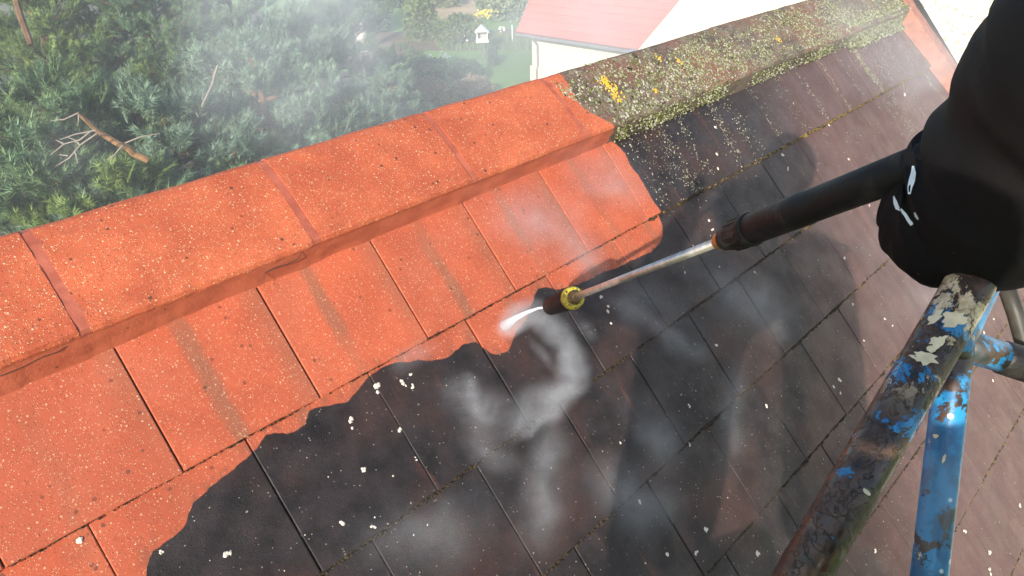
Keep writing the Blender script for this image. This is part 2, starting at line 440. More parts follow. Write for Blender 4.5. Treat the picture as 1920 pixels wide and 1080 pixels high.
# bedding mortar under the near lip: leans out to a ragged foot
V, Fc = [], []; nx = 560; K = 7
for i in range(nx + 1):
    a = -1.1 + 5.2 * i / nx
    foot = .022 + .010 * noise.noise(Vector((a * 2.3, 0, 1))) + .004 * noise.noise(Vector((a * 11, 0, 5))) + .0022 * noise.noise(Vector((a * 45, 0, 5)))
    if a < .35: foot += .010 * (.35 - a)
    for j in range(K):
        t = j / (K - 1)
        b = -.006 * (1 - t) + foot * t; h = .050 * (1 - t) ** 1.25 + (hsurf(foot) - .003) * t
        h += .006 * math.sin(t * 3.14) * .6 * (1 if t < .8 else .4) + .0022 * noise.noise(Vector((a * 14, t * 3, 2))) * (1 if 0 < j < K - 1 else 0)
        V.append(L(a, b, h))
for i in range(nx):
    for j in range(K - 1): Fc.append((i * K + j, i * K + j + 1, (i + 1) * K + j + 1, (i + 1) * K + j))
mesh('ridge_mortar', V, Fc, MORT, roof, smooth=True)
# hairline cracks in the bedding mortar, as thin recess-dark slivers
def crack(pts, wd=.0011):
    P = [roofpt(*hit(x, y, h), h) for x, y, h in pts]
    inv = ROOF_M.inverted(); V = []; Fc = []
    for i, p in enumerate(P):
        q = inv @ p; V += [(q.x, q.y - wd * random.uniform(.5, 1.2), q.z + .0016), (q.x, q.y + wd * random.uniform(.5, 1.2), q.z + .0016)]
    for i in range(len(P) - 1): Fc.append((2 * i, 2 * i + 1, 2 * i + 3, 2 * i + 2))
    return V, Fc

CRK = simple('crack_dark', (.05, .02, .014), .9, .2)
for pts in ([(0, 706, .03), (40, 690, .032), (75, 672, .033), (110, 660, .034), (138, 640, .037)],
            [(497, 540, .004), (494, 525, .012), (497, 511, .02), (515, 503, .026), (538, 496, .031), (557, 487, .036), (563, 478, .04), (566, 462, .047)]):
    V, Fc = crack(pts); mesh('mortar_crack', V, Fc, CRK, roof)
# ---- verge on the right: raised terracotta upstand with sunlit top
VERGE = simple('verge_clay', (.33, .125, .075), .75, .25, 25, .0015)
V, Fc = [], []
bs = [-.12, .0, .15, .3, .5, .8, 1.2, 1.8, 2.4, 3.0]
for b in bs:
    a = 3.985 + .20 * max(b, 0)
    q = .018 * noise.noise(Vector((b * 3, 2, 2)))
    V += [L(a - .005, b, -.02), L(a + .012 + q * .3, b, .052), L(a + .030 + q * .3, b, .062), L(a + .125, b, .060), L(a + .14, b, .045), L(a + .14, b, -.25)]
for i in range(len(bs) - 1):
    for j in range(5): Fc.append((i * 6 + j, i * 6 + j + 1, (i + 1) * 6 + j + 1, (i + 1) * 6 + j))
mesh('verge', V, Fc, VERGE, roof)

# back slope and gables of our own house
BACK = simple('back_slope_clay', (.20, .09, .06), .8, .3, 6)
inv = ROOF_M.inverted()
def world_mesh(name, V, Fc, mat, parent=None, **k):
    if parent is roof: V = [inv @ Vector(v) for v in V]
    return mesh(name, V, Fc, mat, parent, **k)
ya, za = .145, .150
V = [(-1.12, ya + .004, za), (4.12, ya + .004, za), (4.12, ya + 2.6, za - 3.0), (-1.12, ya + 2.6, za - 3.0),
     (-1.12, ya + .004, za - .03), (4.12, ya + .004, za - .03), (4.12, ya + 2.6, za - 3.03), (-1.12, ya + 2.6, za - 3.03)]
world_mesh('back_slope', V, [(0, 1, 2, 3), (7, 6, 5, 4), (0, 4, 5, 1), (1, 5, 6, 2), (2, 6, 7, 3), (3, 7, 4, 0)], BACK, roof)

# ---- lichens and moss on the unwashed ridge, its mortar and the tiles under it
R = Blobs()
def cap_pt(a, t):
    y = -.036 + .181 * t; z = .051 + .136 * (1 - (abs(y - .145) / .181) ** 1.22)
    y2 = y + .004; z2 = .051 + .136 * (1 - (abs(y2 - .145) / .181) ** 1.22)
    b, h = yz(y, z); b2, h2 = yz(y2, z2)
    return L(a, b, h + .0006), (0, -(h2 - h) / (-(b2 - b)) if b2 != b else 0, 1)
def edge_a(t): return 1.50 - .12 * min(1, t * 1.6) + .03 * max(0, t - .6)
cnt = 0
while cnt < 9500:
    a = random.uniform(1.37, 4.1); t = random.random() ** 1.1
    if a < edge_a(t) + .01: continue
    d = noise.noise(Vector((a * 5, t * 1.6, 4))) + .5 * noise.noise(Vector((a * 17, t * 5, 8)))
    top = max(0, (t - .72) * 3.2)
    if random.random() > .62 + d - top * .8 + (.12 if a < 1.9 else 0): continue
    p, n_ = cap_pt(a, t); n_ = (0, n_[1] * .5, 1)
    u = random.random(); sz = random.choice([.0012, .0018, .0024, .0032, .0050]) * random.uniform(.8, 1.2)
    mi = 0 if u < (.50 if a < 2 else .34) else (1 if u < (.80 if a < 2 else .9) else 3)
    if mi == 3: sz *= 1.1
    R.flake(p, n_, sz, sz * .45, mi); cnt += 1
for (x, y, r_) in [(1142, 158, 12), (1150, 172, 10), (1158, 180, 14), (1137, 160, 8), (1228, 178, 5), (1280, 122, 5), (1245, 112, 5), (1460, 80, 6), (1160, 195, 6)]:
    a, b = hit(x, y, .045)
    for q in range(int(r_ * 1.6)):
        aa = a + random.gauss(0, .0022 * r_ * .55); tt = min(.97, max(.03, (-b - .012 + random.gauss(0, .0011 * r_)) / .215))
        p, n_ = cap_pt(aa, tt); R.flake((p[0], p[1], p[2] + .0012), (0, .1, 1), random.uniform(.003, .0055), .0015, 2)
R.build('ridge_lichen', [CRUST, GREEN, YELLOW, OLIVE], roof)
M_ = Blobs()
for q in range(5200):     # moss on the bedding mortar
    a = random.uniform(1.53, 3.98); t = random.random()
    d = noise.noise(Vector((a * 4.5, 0, 7))) + .35 * noise.noise(Vector((a * 15, 0, 7)))
    if a < 1.95: d += .35
    if random.random() > .38 + 1.1 * d: continue
    b = -.012 + .042 * t; h = .056 * (1 - t) ** 1.1 + .003
    u = random.random(); sz = random.uniform(.0018, .0045)
    M_.flake(L(a, b, h), (random.uniform(-.3, .3), random.uniform(-.9, .1), 1), sz, sz * .9, 0 if u < .45 else (1 if u < .72 else 2))
for q in range(2600):     # thick moss at the top right corner
    a = random.uniform(3.3, 4.02); b = random.gauss(-.005 + .02 * (a - 3.3), .035)
    if b > .06: continue
    t = min(1, max(0, (-b) / .2))
    if b < -.015: p, n_ = cap_pt(a, t)
    else: p = L(a, b, .05 * max(0, 1 - (b + .01) / .035) + .002)
    sz = random.uniform(.0025, .006); u = random.random()
    M_.flake(p, (random.uniform(-.3, .3), -.2, 1), sz, sz * .9, 0 if u < .3 else (1 if u < .75 else 2))
M_.build('ridge_moss', [OLIVE, GREEN, CRUST], roof)
T_ = Blobs()
streaks = [(1.66, .06, 1.0, .02, .30), (1.78, .025, 1.3, .02, .30), (1.90, .02, .6, .02, .27), (2.10, .025, 1.0, .01, .29), (2.22, .03, .6, .02, .29),
           (2.42, .02, .35, .02, .25), (2.62, .03, .4, .02, .28), (2.80, .012, .5, .02, .28), (3.02, .01, .6, .02, .29), (3.20, .012, .7, .01, .29),
           (3.37, .018, 2.4, .01, .29), (3.52, .06, 1.4, .0, .28), (3.68, .05, 1.0, .0, .28), (3.86, .03, 1.2, .0, .28), (3.97, .02, 1.3, .0, .3),
           (3.45, .05, 1.5, .30, .57), (3.66, .03, .8, .30, .55), (3.95, .015, 1.0, .30, .55), (2.3, .3, .25, .30, .58), (3.1, .25, .3, .30, .58)]
for (a0, sg, dn, b0, b1) in streaks:
    for q in range(int(260 * dn)):
        b = b0 + (b1 - b0) * random.random(); a = a0 + random.gauss(0, sg) + .08 * (b - b0) * (a0 > 3.3)
        if a < 1.575 or a > 3.98 + .2 * b: continue
        if random.random() > .75 + 1.2 * noise.noise(Vector((a * 22, b * 9, 1))) : continue
        sz = random.uniform(.0009, .0028) * (1.3 if random.random() < .12 else 1)
        u = random.random(); mi = 1 if (u < .4 and 3.3 < a0 < 3.45) else (3 if u < .12 else 0)
        T_.flake(L(a, b, hsurf(b) + .0008), (0, 0, 1), sz, sz * .4, mi, 5, 1.2)
T_.build('tile_lichen', [CRUST, GREEN, YELLOW, OLIVE], roof)
# white crusty spots and splashes that the photo lets one pick out
Sp = Blobs()
spots = [(710, 724, 8, 10), (662, 785, 7, 7), (664, 801, 4, 3), (752, 806, 5, 6), (755, 712, 3, 7), (760, 719, 5, 4), (777, 722, 4, 5), (774, 700, 2, 6), (683, 880, 6, 4),
         (642, 980, 6, 5), (697, 986, 4, 3), (703, 989, 4, 4), (428, 1040, 7, 9), (304, 1034, 5, 4), (150, 1012, 6, 8), (703, 970, 2, 2), (780, 857, 2, 2),
         (738, 892, 2, 2), (893, 706, 2, 2), (1143, 573, 4, 4), (1142, 582, 4, 5), (1148, 605, 3, 4), (1130, 555, 4, 4), (1334, 411, 4, 3), (1339, 428, 4, 3),
         (1286, 510, 3, 3), (1471, 287, 4, 5), (1481, 314, 2, 4), (1585, 483, 4, 4), (1532, 609, 3, 4), (1526, 618, 4, 4), (1576, 711, 3, 6), (1565, 725, 3, 4),
         (1577, 737, 2, 4), (1441, 758, 4, 5), (1345, 645, 4, 5), (1294, 760, 4, 3), (1297, 829, 5, 4), (1205, 940, 4, 5), (1165, 831, 3, 3), (1325, 992, 4, 6),
         (1254, 1038, 4, 5), (1307, 1037, 4, 5), (1425, 1037, 4, 6), (1605, 569, 3, 3), (1619, 384, 2, 4), (1634, 384, 2, 4), (1652, 389, 3, 5), (1593, 298, 3, 3),
         (1661, 597, 2, 3), (1675, 610, 2, 3), (1622, 638, 2, 3), (1700, 175, 4, 4), (1846, 624, 3, 4), (1864, 655, 3, 3), (1864, 597, 3, 3), (1865, 712, 3, 3),
         (1778, 955, 3, 3), (1815, 996, 4, 4), (1859, 1037, 4, 5), (1915, 948, 3, 4), (1646, 1034, 3, 4), (1858, 1070, 4, 6), (1560, 232, 3, 3), (1345, 236, 3, 3),
         (1346, 316, 3, 3), (1346, 288, 3, 3), (1420, 508, 3, 3), (1350, 500, 2, 2), (1213, 1056, 2, 2), (949, 827, 4, 3), (782, 862, 3, 2), (806, 983, 2, 2), (780, 1002, 2, 2)]
for (x, y, rx, ry) in spots:
    a, b = hit(x, y); s_ = ((CAM - np.array(roofpt(a, b))) @ (CAM - np.array(roofpt(a, b)))) ** .5 / F_PX
    r_ = (rx + ry) / 2 * s_
    if r_ * 1000 > 4:
        for q in range(4): Sp.flake(L(a + random.gauss(0, r_ * .35), b + random.gauss(0, r_ * .35), hsurf(b) + .0012), (0, 0, 1), r_ * .62, .0012, 0, 9, .8)
    else: Sp.flake(L(a, b, hsurf(b) + .0012), (0, 0, 1), r_, .001, 0, 7, .85)
for q in range(900):
    a = random.uniform(-.3, 3.3); b = random.uniform(.3, 2.2)
    if random.random() > .55 + noise.noise(Vector((a * 3, b * 3, 0))): continue
    Sp.flake(L(a, b, hsurf(b) + .001), (0, 0, 1), random.uniform(.0007, .0019), .0006, 0, 5)
Sp.build('white_spots', [WHITE], roof)

# own house walls under the roof
PEB = N('pebbledash'); c_ = PEB.coord()
v_ = PEB.vor(c_, 75); rr_ = PEB.sep(v_.outputs['Color'])
cc = PEB.mix(rr_[0], (.50, .44, .35), (.85, .80, .70)); cc = PEB.mix(PEB.ramp(rr_[1], .86, .9), cc, (.42, .30, .20))
PEB.bump(v_.outputs['Distance'], .004, .7); PEBBLE = PEB.fin(cc, .85, .3)
V, Fc = join([box((1.5, -3.85, -6.15), (5.2, .3, 3.7)), box((1.5, 4.0, -6.1), (5.2, .3, 3.8))])
hw_ = world_mesh('house_wall', V, Fc, PEBBLE, roof)
for xx in (-1.0, 4.0):
    V = [(xx - .12, -1.85 * 1.9, -8), (xx - .12, 3.3, -8), (xx - .12, 2.6, -3.1), (xx - .12, .1, -.15), (xx - .12, -3.2, -3.95), (xx - .12, -3.5, -4.4)]
    V += [(x + .24, y, z) for x, y, z in V]
    Fc = [(0, 1, 2, 3, 4, 5), (11, 10, 9, 8, 7, 6)] + [(i, 6 + i, 6 + (i + 1) % 6, (i + 1) % 6) for i in range(6)]
    world_mesh('gable_wall', V, Fc, PEBBLE, roof)
# the pebbledashed wall beyond the verge
V, Fc = box((6.65, -2.6, -3.7), (.3, 7.9, 8.6))
o = mesh('pebbledash_wall', V, Fc, PEBBLE); tag(o, 'bright cream pebbledash wall beyond the right verge of the roof', 'wall')

# ================================================================ LANCE AND GUN
BLACKP = N('lance_plastic'); c_ = BLACKP.coord()
cc = BLACKP.mix(BLACKP.ramp(BLACKP.noise(c_, 22, 5, .65), .48, .66), (.003, .003, .003), (.020, .019, .018))
BLACKP.bump(BLACKP.noise(c_, 160, 3), .0008); BLACKP.fin(cc, .6, .25); BLACKP = BLACKP.m
STEEL = simple('lance_steel', (.56, .50, .46), .36, .18, 60, 0, .5, .85)
BRASS = simple('brass', (.46, .26, .08), .35, .25, 80, 0, .5, .9)
NUTM = simple('dark_brass', (.16, .10, .045), .45, .3, 80, 0, .5, .6)
k = N('nozzle_yellow'); c_ = k.coord()
YEL = k.fin(k.mix(k.ramp(k.noise(c_, 160, 4, .7), .54, .60), (.42, .34, .03), (.05, .04, .02)), .45, .4)
p0 = at(1660, 333, .72); p1 = at(1042, 571, 1.70)
ax = (p1 - p0); Ln = ax.length; ax.normalize()
lance = empty('pressure_washer_lance', p0, label='steel pressure washer lance with black grip tube and yellow nozzle ring', cat='lance')
def lt(name, segs, mat, seg=20, parent=lance, smooth=True):
    """segs: (distance along the lance, radius)"""
    V, Fc = tube([ax * s for s, r in segs], [r for s, r in segs], seg)
    o = mesh(name, V, Fc, mat, parent, smooth=False)
    if smooth:
        for f in o.data.polygons: f.use_smooth = len(f.vertices) == 4
    return o
def along(px, py):    # distance along the lance whose picture is nearest the pixel
    best = None
    for i in range(600):
        s = -.2 + (Ln + .3) * i / 600; q = np.array(p0 + ax * s) - CAM; c = WM.T @ q
        d = (960 + F_PX * c[0] / c[2] - px) ** 2 + (540 + F_PX * c[1] / c[2] - py) ** 2
        if best is None or d < best[0]: best = (d, s)
    return best[1]
s_f = along(1360, 442); s_c = along(1410, 425); s_n = along(1079, 558); s_e = along(1032, 575)
lt('grip_tube', [(-.12, .0180), (s_c - .16, .0185), (s_c - .112, .0188), (s_c - .11, .0196), (s_c - .004, .0200)], BLACKP, 24)
lt('collar', [(s_c - .004, .0205), (s_c, .0222), (s_c + .005, .0222), (s_c + .007, .0206), (s_c + .040, .0198), (s_f - .012, .0165), (s_f + .002, .0155)], BLACKP, 24)
for kx in range(14):
    an = 2 * math.pi * kx / 14; u_ = ax.orthogonal().normalized(); w_ = ax.cross(u_)
    off = (u_ * math.cos(an) + w_ * math.sin(an)) * .0202
    V, Fc = tube([ax * (s_c + .012) + off, ax * (s_c + .040) + off * .97], [.0019, .0017], 5); mesh('rib', V, Fc, BLACKP, bpy.data.objects['collar'])
s_g = along(1341, 449)
lt('ferrule', [(s_f - .02, .0125), (s_f + .004, .0130), (s_g - .01, .0125), (s_g, .0078)], BRASS, 16)
lt('pipe', [(s_f - .01, .0066), (s_n - .10, .0066), (s_n - .098, .0070), (s_n - .004, .0070)], STEEL, 18)
lt('nut', [(s_n - .012, .0085), (s_n - .008, .0115), (s_n + .000, .0125), (s_n + .002, .0160), (s_n + .006, .0165), (s_n + .010, .0165)], NUTM, 12)
lt('nozzle_ring', [(s_n + .004, .0205), (s_n + .008, .0240), (s_n + .018, .0250), (s_n + .024, .0246)], YEL, 28)
lt('nozzle_tip', [(s_n + .024, .0244), (s_n + .042, .0240), (s_e - .005, .0205), (s_e + .008, .0165), (s_e + .010, .0060)], BLACKP, 28)
# the gun body hidden inside the sleeve: trigger and hose tail
u_ = Vector(WM[:, 1]); u_ = (u_ - ax * u_.dot(ax)).normalized()
lt('gun_body', [(-.26, .020), (-.24, .026), (-.14, .024), (-.12, .0195)], BLACKP, 16)
V, Fc = tube([ax * -.22, ax * -.225 + u_ * .05, ax * -.24 + u_ * .12], [.017, .018, .016], 12); mesh('handle', V, Fc, BLACKP, lance, smooth=True)

# ================================================================ SCAFFOLD RAIL
def paint_material():
    k = N('peeling_paint'); c = k.coord('Generated'); c = k.coord('Object')
    n1 = k.noise(c, 20, 8, .68, .3); n2 = k.noise(k.scale(c, (1, 1, .7)), 30, 8, .7, .2); n3 = k.noise(c, 9, 4, .6)
    x, y, z = k.sep(c)
    base = k.mix(k.ramp(k.noise(c, 50, 4), .4, .6), (.008, .115, .27), (.016, .24, .50))
    rust = k.mix(k.ramp(k.noise(c, 70, 5), .3, .7), (.012, .008, .006), (.085, .042, .022))
    cream = k.mix(k.ramp(k.noise(c, 90, 5, .7), .35, .65), (.40, .28, .15), (.68, .56, .36))
    return k, c, base, rust, cream, n1, n2, n3
k, c, blue, rust, cream, n1, n2, n3 = paint_material()
sunlit_ = k.ramp(k.sep(k.coord('Object'))[2], (at(1700, 740, .65) - at(1380, 1290, .60)).z, (at(1760, 640, .65) - at(1380, 1290, .60)).z)  # more cream and blue on the sunlit upper part; shade below is painted in
col = k.mix(k.ramp(k.math('ADD', n1, k.math('MULTIPLY', sunlit_, .03)), .60, .615), rust, blue)
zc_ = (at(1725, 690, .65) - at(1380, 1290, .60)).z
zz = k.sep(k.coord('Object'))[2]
col = k.mix(k.math('MULTIPLY', k.ramp(n2, .525, .545), sunlit_), col, cream)
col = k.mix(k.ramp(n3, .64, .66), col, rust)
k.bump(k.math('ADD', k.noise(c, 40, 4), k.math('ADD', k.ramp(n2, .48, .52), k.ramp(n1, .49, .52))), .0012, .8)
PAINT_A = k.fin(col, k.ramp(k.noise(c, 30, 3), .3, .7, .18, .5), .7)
k, c, blue, rust, cream, n1, n2, n3 = paint_material()
col = k.mix(k.ramp(n1, .53, .55), blue, rust); col = k.mix(k.ramp(n2, .60, .62), col, cream); col = k.mix(k.math('MULTIPLY', k.ramp(n3, .40, .65), .35), col, (.20, .30, .33))
sp = k.vor(c, 90); r_ = k.sep(sp.outputs['Color']); col = k.mix(k.math('MULTIPLY', k.ramp(r_[0], .9, .91), k.ramp(sp.outputs['Distance'], .3, .2)), col, (.55, .62, .66))
k.bump(k.noise(c, 60, 4), .0008, .7)
PAINT_B = k.fin(col, .38, .55)
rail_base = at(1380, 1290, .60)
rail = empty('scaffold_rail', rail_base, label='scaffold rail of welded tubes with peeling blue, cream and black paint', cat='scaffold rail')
def rt(name, pts, rads, mat, seg=28, parent=rail):
    V, Fc = tube([Vector(p) - rail_base for p in pts], rads, seg)
    o = mesh(name, V, Fc, mat, parent); 
    for f in o.data.polygons: f.use_smooth = len(f.vertices) == 4
    return o
def seg_pts(pa, pb, n=2): return [pa.lerp(pb, i / n) for i in range(n + 1)]
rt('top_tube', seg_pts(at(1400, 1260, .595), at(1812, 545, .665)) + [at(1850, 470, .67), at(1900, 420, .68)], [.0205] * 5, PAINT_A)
rt('upright', seg_pts(at(1718, 1290, .69), at(1793, 640, .71)) + [at(1845, 525, .715)], [.0158] * 4, PAINT_B)
rt('side_tube', [at(1790, 640, .712), at(1830, 654, .718), at(1878, 669, .727)], [.0155] * 3, PAINT_B)
rt('side_tube_grip', [at(1872, 667, .726), at(1880, 670, .727), at(1990, 706, .74), at(2300, 800, .78)], [.0150, .0168, .0170, .0170], simple('black_rubbery_paint', (.018, .015, .013), .5, .6, 45, .001))
rt('thin_bar', [at(1880, 520, .80), at(1905, 590, .80), at(1935, 700, .80), at(1990, 900, .8)], [.0085] * 4, simple('dark_steel', (.05, .045, .035), .5, .3, 40), 12)
# weld fillet and bolts
V, Fc = tube([at(1786, 610, .695) - rail_base, at(1792, 640, .700) - rail_base, at(1800, 672, .703) - rail_base], [.010, .016, .009], 14)
mesh('weld', V, Fc, PAINT_B, rail, smooth=True)
for (x, y, mt, rr) in [(1818, 633, 'c', 9), (1797, 657, 'd', 8)]:
    c0 = at(x, y, .693) - rail_base; d0 = (Vector(CAM) - at(x, y, .69)).normalized()
    V, Fc = tube([c0 - d0 * .006, c0 + d0 * .004, c0 + d0 * .006], [rr * .0005, rr * .0005, rr * .0003], 12)
    mesh('bolt', V, Fc, simple('bolt_paint', (.7, .64, .48) if mt == 'c' else (.12, .08, .05), .5), rail)
CREAM = simple('cream_paint', (.74, .64, .42), .5, .15, 60)
bpy.context.view_layer.update()
def on_surface(obj, polys, mat, name, parent, off=.0012):
    """small paint marks laid on the real surface of obj, found by casting from the camera through picture points"""
    dg = bpy.context.evaluated_depsgraph_get(); bv = BVHTree.FromObject(obj, dg); iw = obj.matrix_world.inverted()
    for poly in polys:
        V = []
        cx = sum(p[0] for p in poly) / len(poly); cy = sum(p[1] for p in poly) / len(poly)
        ok = True
        for (x, y) in [(cx, cy)] + list(poly):
            o_ = iw @ Vector(CAM); d_ = (iw.to_3x3() @ Vector(ray(x, y))).normalized()
            h_ = bv.ray_cast(o_, d_)
            if h_[0] is None: ok = False; break
            wp = obj.matrix_world @ h_[0]; nn = (obj.matrix_world.to_3x3() @ h_[1]).normalized()
            if nn.dot(Vector(CAM) - wp) < 0: nn = -nn
            V.append(wp + nn * (off if not V else off * .6))
        if not ok: continue
        base = parent.matrix_world.inverted(); n = len(poly)
        mesh(name, [base @ v for v in V], [(0, 1 + i, 1 + (i + 1) % n) for i in range(n)], mat, parent, smooth=True)
def blob_px(cx, cy, rx, ry, rot=0, n=16, rough=.2):
    out = []
    for i in range(n):
        a = 6.2832 * i / n; q = 1 + random.uniform(-rough, rough); x = math.cos(a) * rx * q; y = math.sin(a) * ry * q
        out.append((cx + x * math.cos(rot) - y * math.sin(rot), cy + x * math.sin(rot) + y * math.cos(rot)))
    return out
on_surface(bpy.data.objects['upright'], [blob_px(1743, 785, 17, 7, -.55), blob_px(1726, 783, 4, 11, .1), blob_px(1770, 860, 3, 9, .3), blob_px(1755, 818, 5, 4)], CREAM, 'paint_patch', rail)
on_surface(bpy.data.objects['top_tube'], [blob_px(1788, 600, 24, 14, -.2, 20, .35), blob_px(1760, 640, 16, 10, -.5, 18, .4), blob_px(1733, 672, 22, 11, .2, 20, .4), blob_px(1624, 922, 9, 4, .8),
            blob_px(1754, 596, 18, 7, -.6, 16, .4), blob_px(1746, 655, 9, 6, .3)], CREAM, 'paint_patch', rail)

# ================================================================ PERSON (the worker who holds camera and lance; only the sleeve is in view)
person = empty('person', (0, 0, 0), label='person in black hooded jacket whose right sleeve reaches in and grips the lance', cat='person')
k = N('jacket_fabric'); c_ = k.coord()
cc = k.mix(k.ramp(k.noise(c_, 14, 5), .3, .7), (.0030, .0026, .0026), (.0065, .0055, .0055))
sp = k.vor(c_, 130); r_ = k.sep(sp.outputs['Color'])
cc = k.mix(k.math('MULTIPLY', k.ramp(r_[0], .965, .97), k.ramp(sp.outputs['Distance'], .16, .1)), cc, (.10, .08, .07))
k.bump(k.math('ADD', k.math('MULTIPLY', k.noise(c_, 9, 3), 2.5), k.noise(c_, 220, 3)), .0012, .5)
JACKET = k.fin(cc, .75, .12)
fw = Vector((.71, .70, 0)); rtv = Vector((.70, -.71, 0)); C0 = Vector(CAM)
def bp(f, r, u): return C0 + fw * f + rtv * r + Vector((0, 0, u))
def skin(name, verts, edges, rads, mat, parent, root=0, sub=2):
    me = bpy.data.meshes.new(name); me.from_pydata([tuple(v) for v in verts], edges, []); me.materials.append(mat)
    o = link(bpy.data.objects.new(name, me), parent)
    md = o.modifiers.new('skin', 'SKIN'); md.use_smooth_shade = True
    for i, r in enumerate(rads):
        sv = me.skin_vertices[0].data[i]; sv.radius = r if isinstance(r, tuple) else (r, r); sv.use_root = (i == root)
    sb = o.modifiers.new('sub', 'SUBSURF'); sb.levels = sub; sb.render_levels = sub
    return o
# body stands a little behind the lens, leaning right
jv = [bp(-.30, -.10, -.98), bp(-.30, -.10, -.72), bp(-.28, -.08, -.46), bp(-.27, -.04, -.28), bp(-.24, .0, -.16),
      bp(-.26, -.20, -.26), bp(-.14, -.36, -.24), bp(-.02, -.16, -.30), bp(-.04, -.05, -.06),
      bp(-.26, .28, -.24), bp(-.20, .42, -.26), bp(-.05, .46, -.24), bp(-.28, .38, -.48), bp(-.28, .40, -.80), bp(-.28, .40, -1.08)]  # last three points: unseen coat flap added to widen the cast shadow
je = [(0, 1), (1, 2), (2, 3), (3, 4), (3, 5), (5, 6), (6, 7), (7, 8), (3, 9), (9, 10), (10, 11), (10, 12), (12, 13), (13, 14)]
jr = [(.22, .13), (.21, .13), (.20, .12), (.14, .10), .07, .085, .068, .052, .042, .11, .11, .08, .16, .18, .19]
skin('jacket', jv, je, jr, JACKET, person)
tv = [bp(-.30, .02, -.92), bp(-.30, -.10, -1.02), bp(-.26, -.13, -1.35), bp(-.32, -.14, -1.70), bp(-.30, .13, -1.02), bp(-.26, .16, -1.35), bp(-.32, .17, -1.70)]
skin('trousers', tv, [(0, 1), (1, 2), (2, 3), (0, 4), (4, 5), (5, 6)], [.13, .10, .075, .06, .10, .075, .06], simple('trouser_cloth', (.03, .03, .035), .9), person)
SKINM = simple('skin', (.50, .28, .20), .5, .1, 20)
hv = [bp(-.22, .08, -.14), bp(-.20, .08, -.08), bp(-.18, .08, .00), bp(-.19, .08, .08), bp(-.10, .08, -.03)]
skin('head', hv, [(0, 1), (1, 2), (2, 3), (2, 4)], [.055, .075, .095, .080, .018], SKINM, person, 0)
skin('hood', [bp(-.25, .08, -.14), bp(-.24, .08, .0), bp(-.23, .08, .11)], [(0, 1), (1, 2)], [.125, .125, .10], JACKET, person)
for sx_ in (-.12, .17):
    skin('boot', [bp(-.36, sx_, -1.74), bp(-.24, sx_, -1.76), bp(-.12, sx_, -1.765)], [(0, 1), (1, 2)], [.045, .048, .035], simple('boot_leather', (.03, .025, .02), .6), person)
# hands: left steadies the phone beside the lens, right holds the gun inside the sleeve
def hand(base, dirv, side, up, s=1.0):
    V = [base, base + dirv * .05 * s, base + dirv * .085 * s]; E_ = [(0, 1), (1, 2)]; R_ = [.028 * s, .033 * s, .030 * s]
    for i, (o_, ln) in enumerate([(-.03, .062), (-.010, .072), (.010, .068), (.029, .054)]):
        q = base + dirv * .09 * s + side * o_ * s; n0 = len(V)
        V += [q, q + dirv * ln * .45 * s + up * .012 * s, q + dirv * ln * .65 * s + up * .035 * s]
        E_ += [(2, n0), (n0, n0 + 1), (n0 + 1, n0 + 2)]; R_ += [.0105, .0095, .0085]
    n0 = len(V); V += [base + dirv * .03 * s - side * .035 * s, base + dirv * .06 * s - side * .055 * s + up * .02 * s]
    E_ += [(1, n0), (n0, n0 + 1)]; R_ += [.0125, .010]
    return skin('hand', V, E_, R_, SKINM, person, 0, 1)
hand(bp(-.05, -.055, -.075), Vector((0, 0, 1)), fw * -1, rtv, .9)
hand(at(2020, 335, .69), (at(1690, 372, .72) - at(2020, 335, .69)).normalized(), u_, -Vector(WM[:, 2]), .9)

# the visible right sleeve: lofted rings with folds, open at the cuff
ringsP = [(1694, 362, 80, .735), (1702, 366, 100, .733), (1724, 374, 122, .728), (1760, 386, 146, .715), (1805, 388, 160, .70), (1855, 368, 178, .675), (1915, 335, 200, .645),
          (1990, 268, 222, .61), (2075, 190, 262, .57), (2160, 110, 285, .53), (2290, 20, 290, .49)]
NS = 72; V, Fc = [], []; ctr = [at(x, y, d) for x, y, r, d in ringsP]; ring_d = []
fine_c = []; fine_r = []
NR = 64
def cat(P_, t):
    n = len(P_) - 1; i = min(int(t * n), n - 1); f = t * n - i
    a_, b_ = P_[max(i - 1, 0)], P_[i]; c_, d_ = P_[i + 1], P_[min(i + 2, n)]
    return .5 * ((2 * b_) + (c_ - a_) * f + (2 * a_ - 5 * b_ + 4 * c_ - d_) * f * f + (3 * b_ - a_ - 3 * c_ + d_) * f ** 3)
rr = [r / F_PX * d for x, y, r, d in ringsP]
viewup = Vector(-WM[:, 1]); viewr = Vector(WM[:, 0])
for i in range(NR + 1):
    t = (i / NR) ** 1.15
    c = cat(ctr, t); r = cat(rr, t)
    t2 = min(1, t + .02); tg = (cat(ctr, min(1, t + .15)) - cat(ctr, max(0, t - .1))).normalized() if t > .12 else (cat(ctr, .3) - cat(ctr, 0)).normalized()
    u1 = (viewup - tg * viewup.dot(tg)).normalized(); v1 = tg.cross(u1)
    for k_ in range(NS):
        a = 2 * math.pi * k_ / NS
        dv = u1 * math.cos(a) + v1 * math.sin(a)
        q = r
        # long soft folds across the sleeve and a deep crease near the elbow
        f1 = noise.noise(Vector((t * 9 + math.cos(a) * .8, math.sin(a) * 1.2, 3))) * .08 * min(1, t * 2.5)
        f2 = noise.noise(Vector((t * 26, math.cos(a) * 1.4, math.sin(a) * 1.4))) * .035 * min(1, t * 5)
        fold = -.16 * math.exp(-((t - .50 - .05 * math.sin(a)) / .035) ** 2) * max(0, math.cos(a - .3)) - .10 * math.exp(-((t - .36) / .03) ** 2) * max(0, math.cos(a - .1))
        q *= 1 + f1 + f2 + fold
        V.append(c + dv * q)
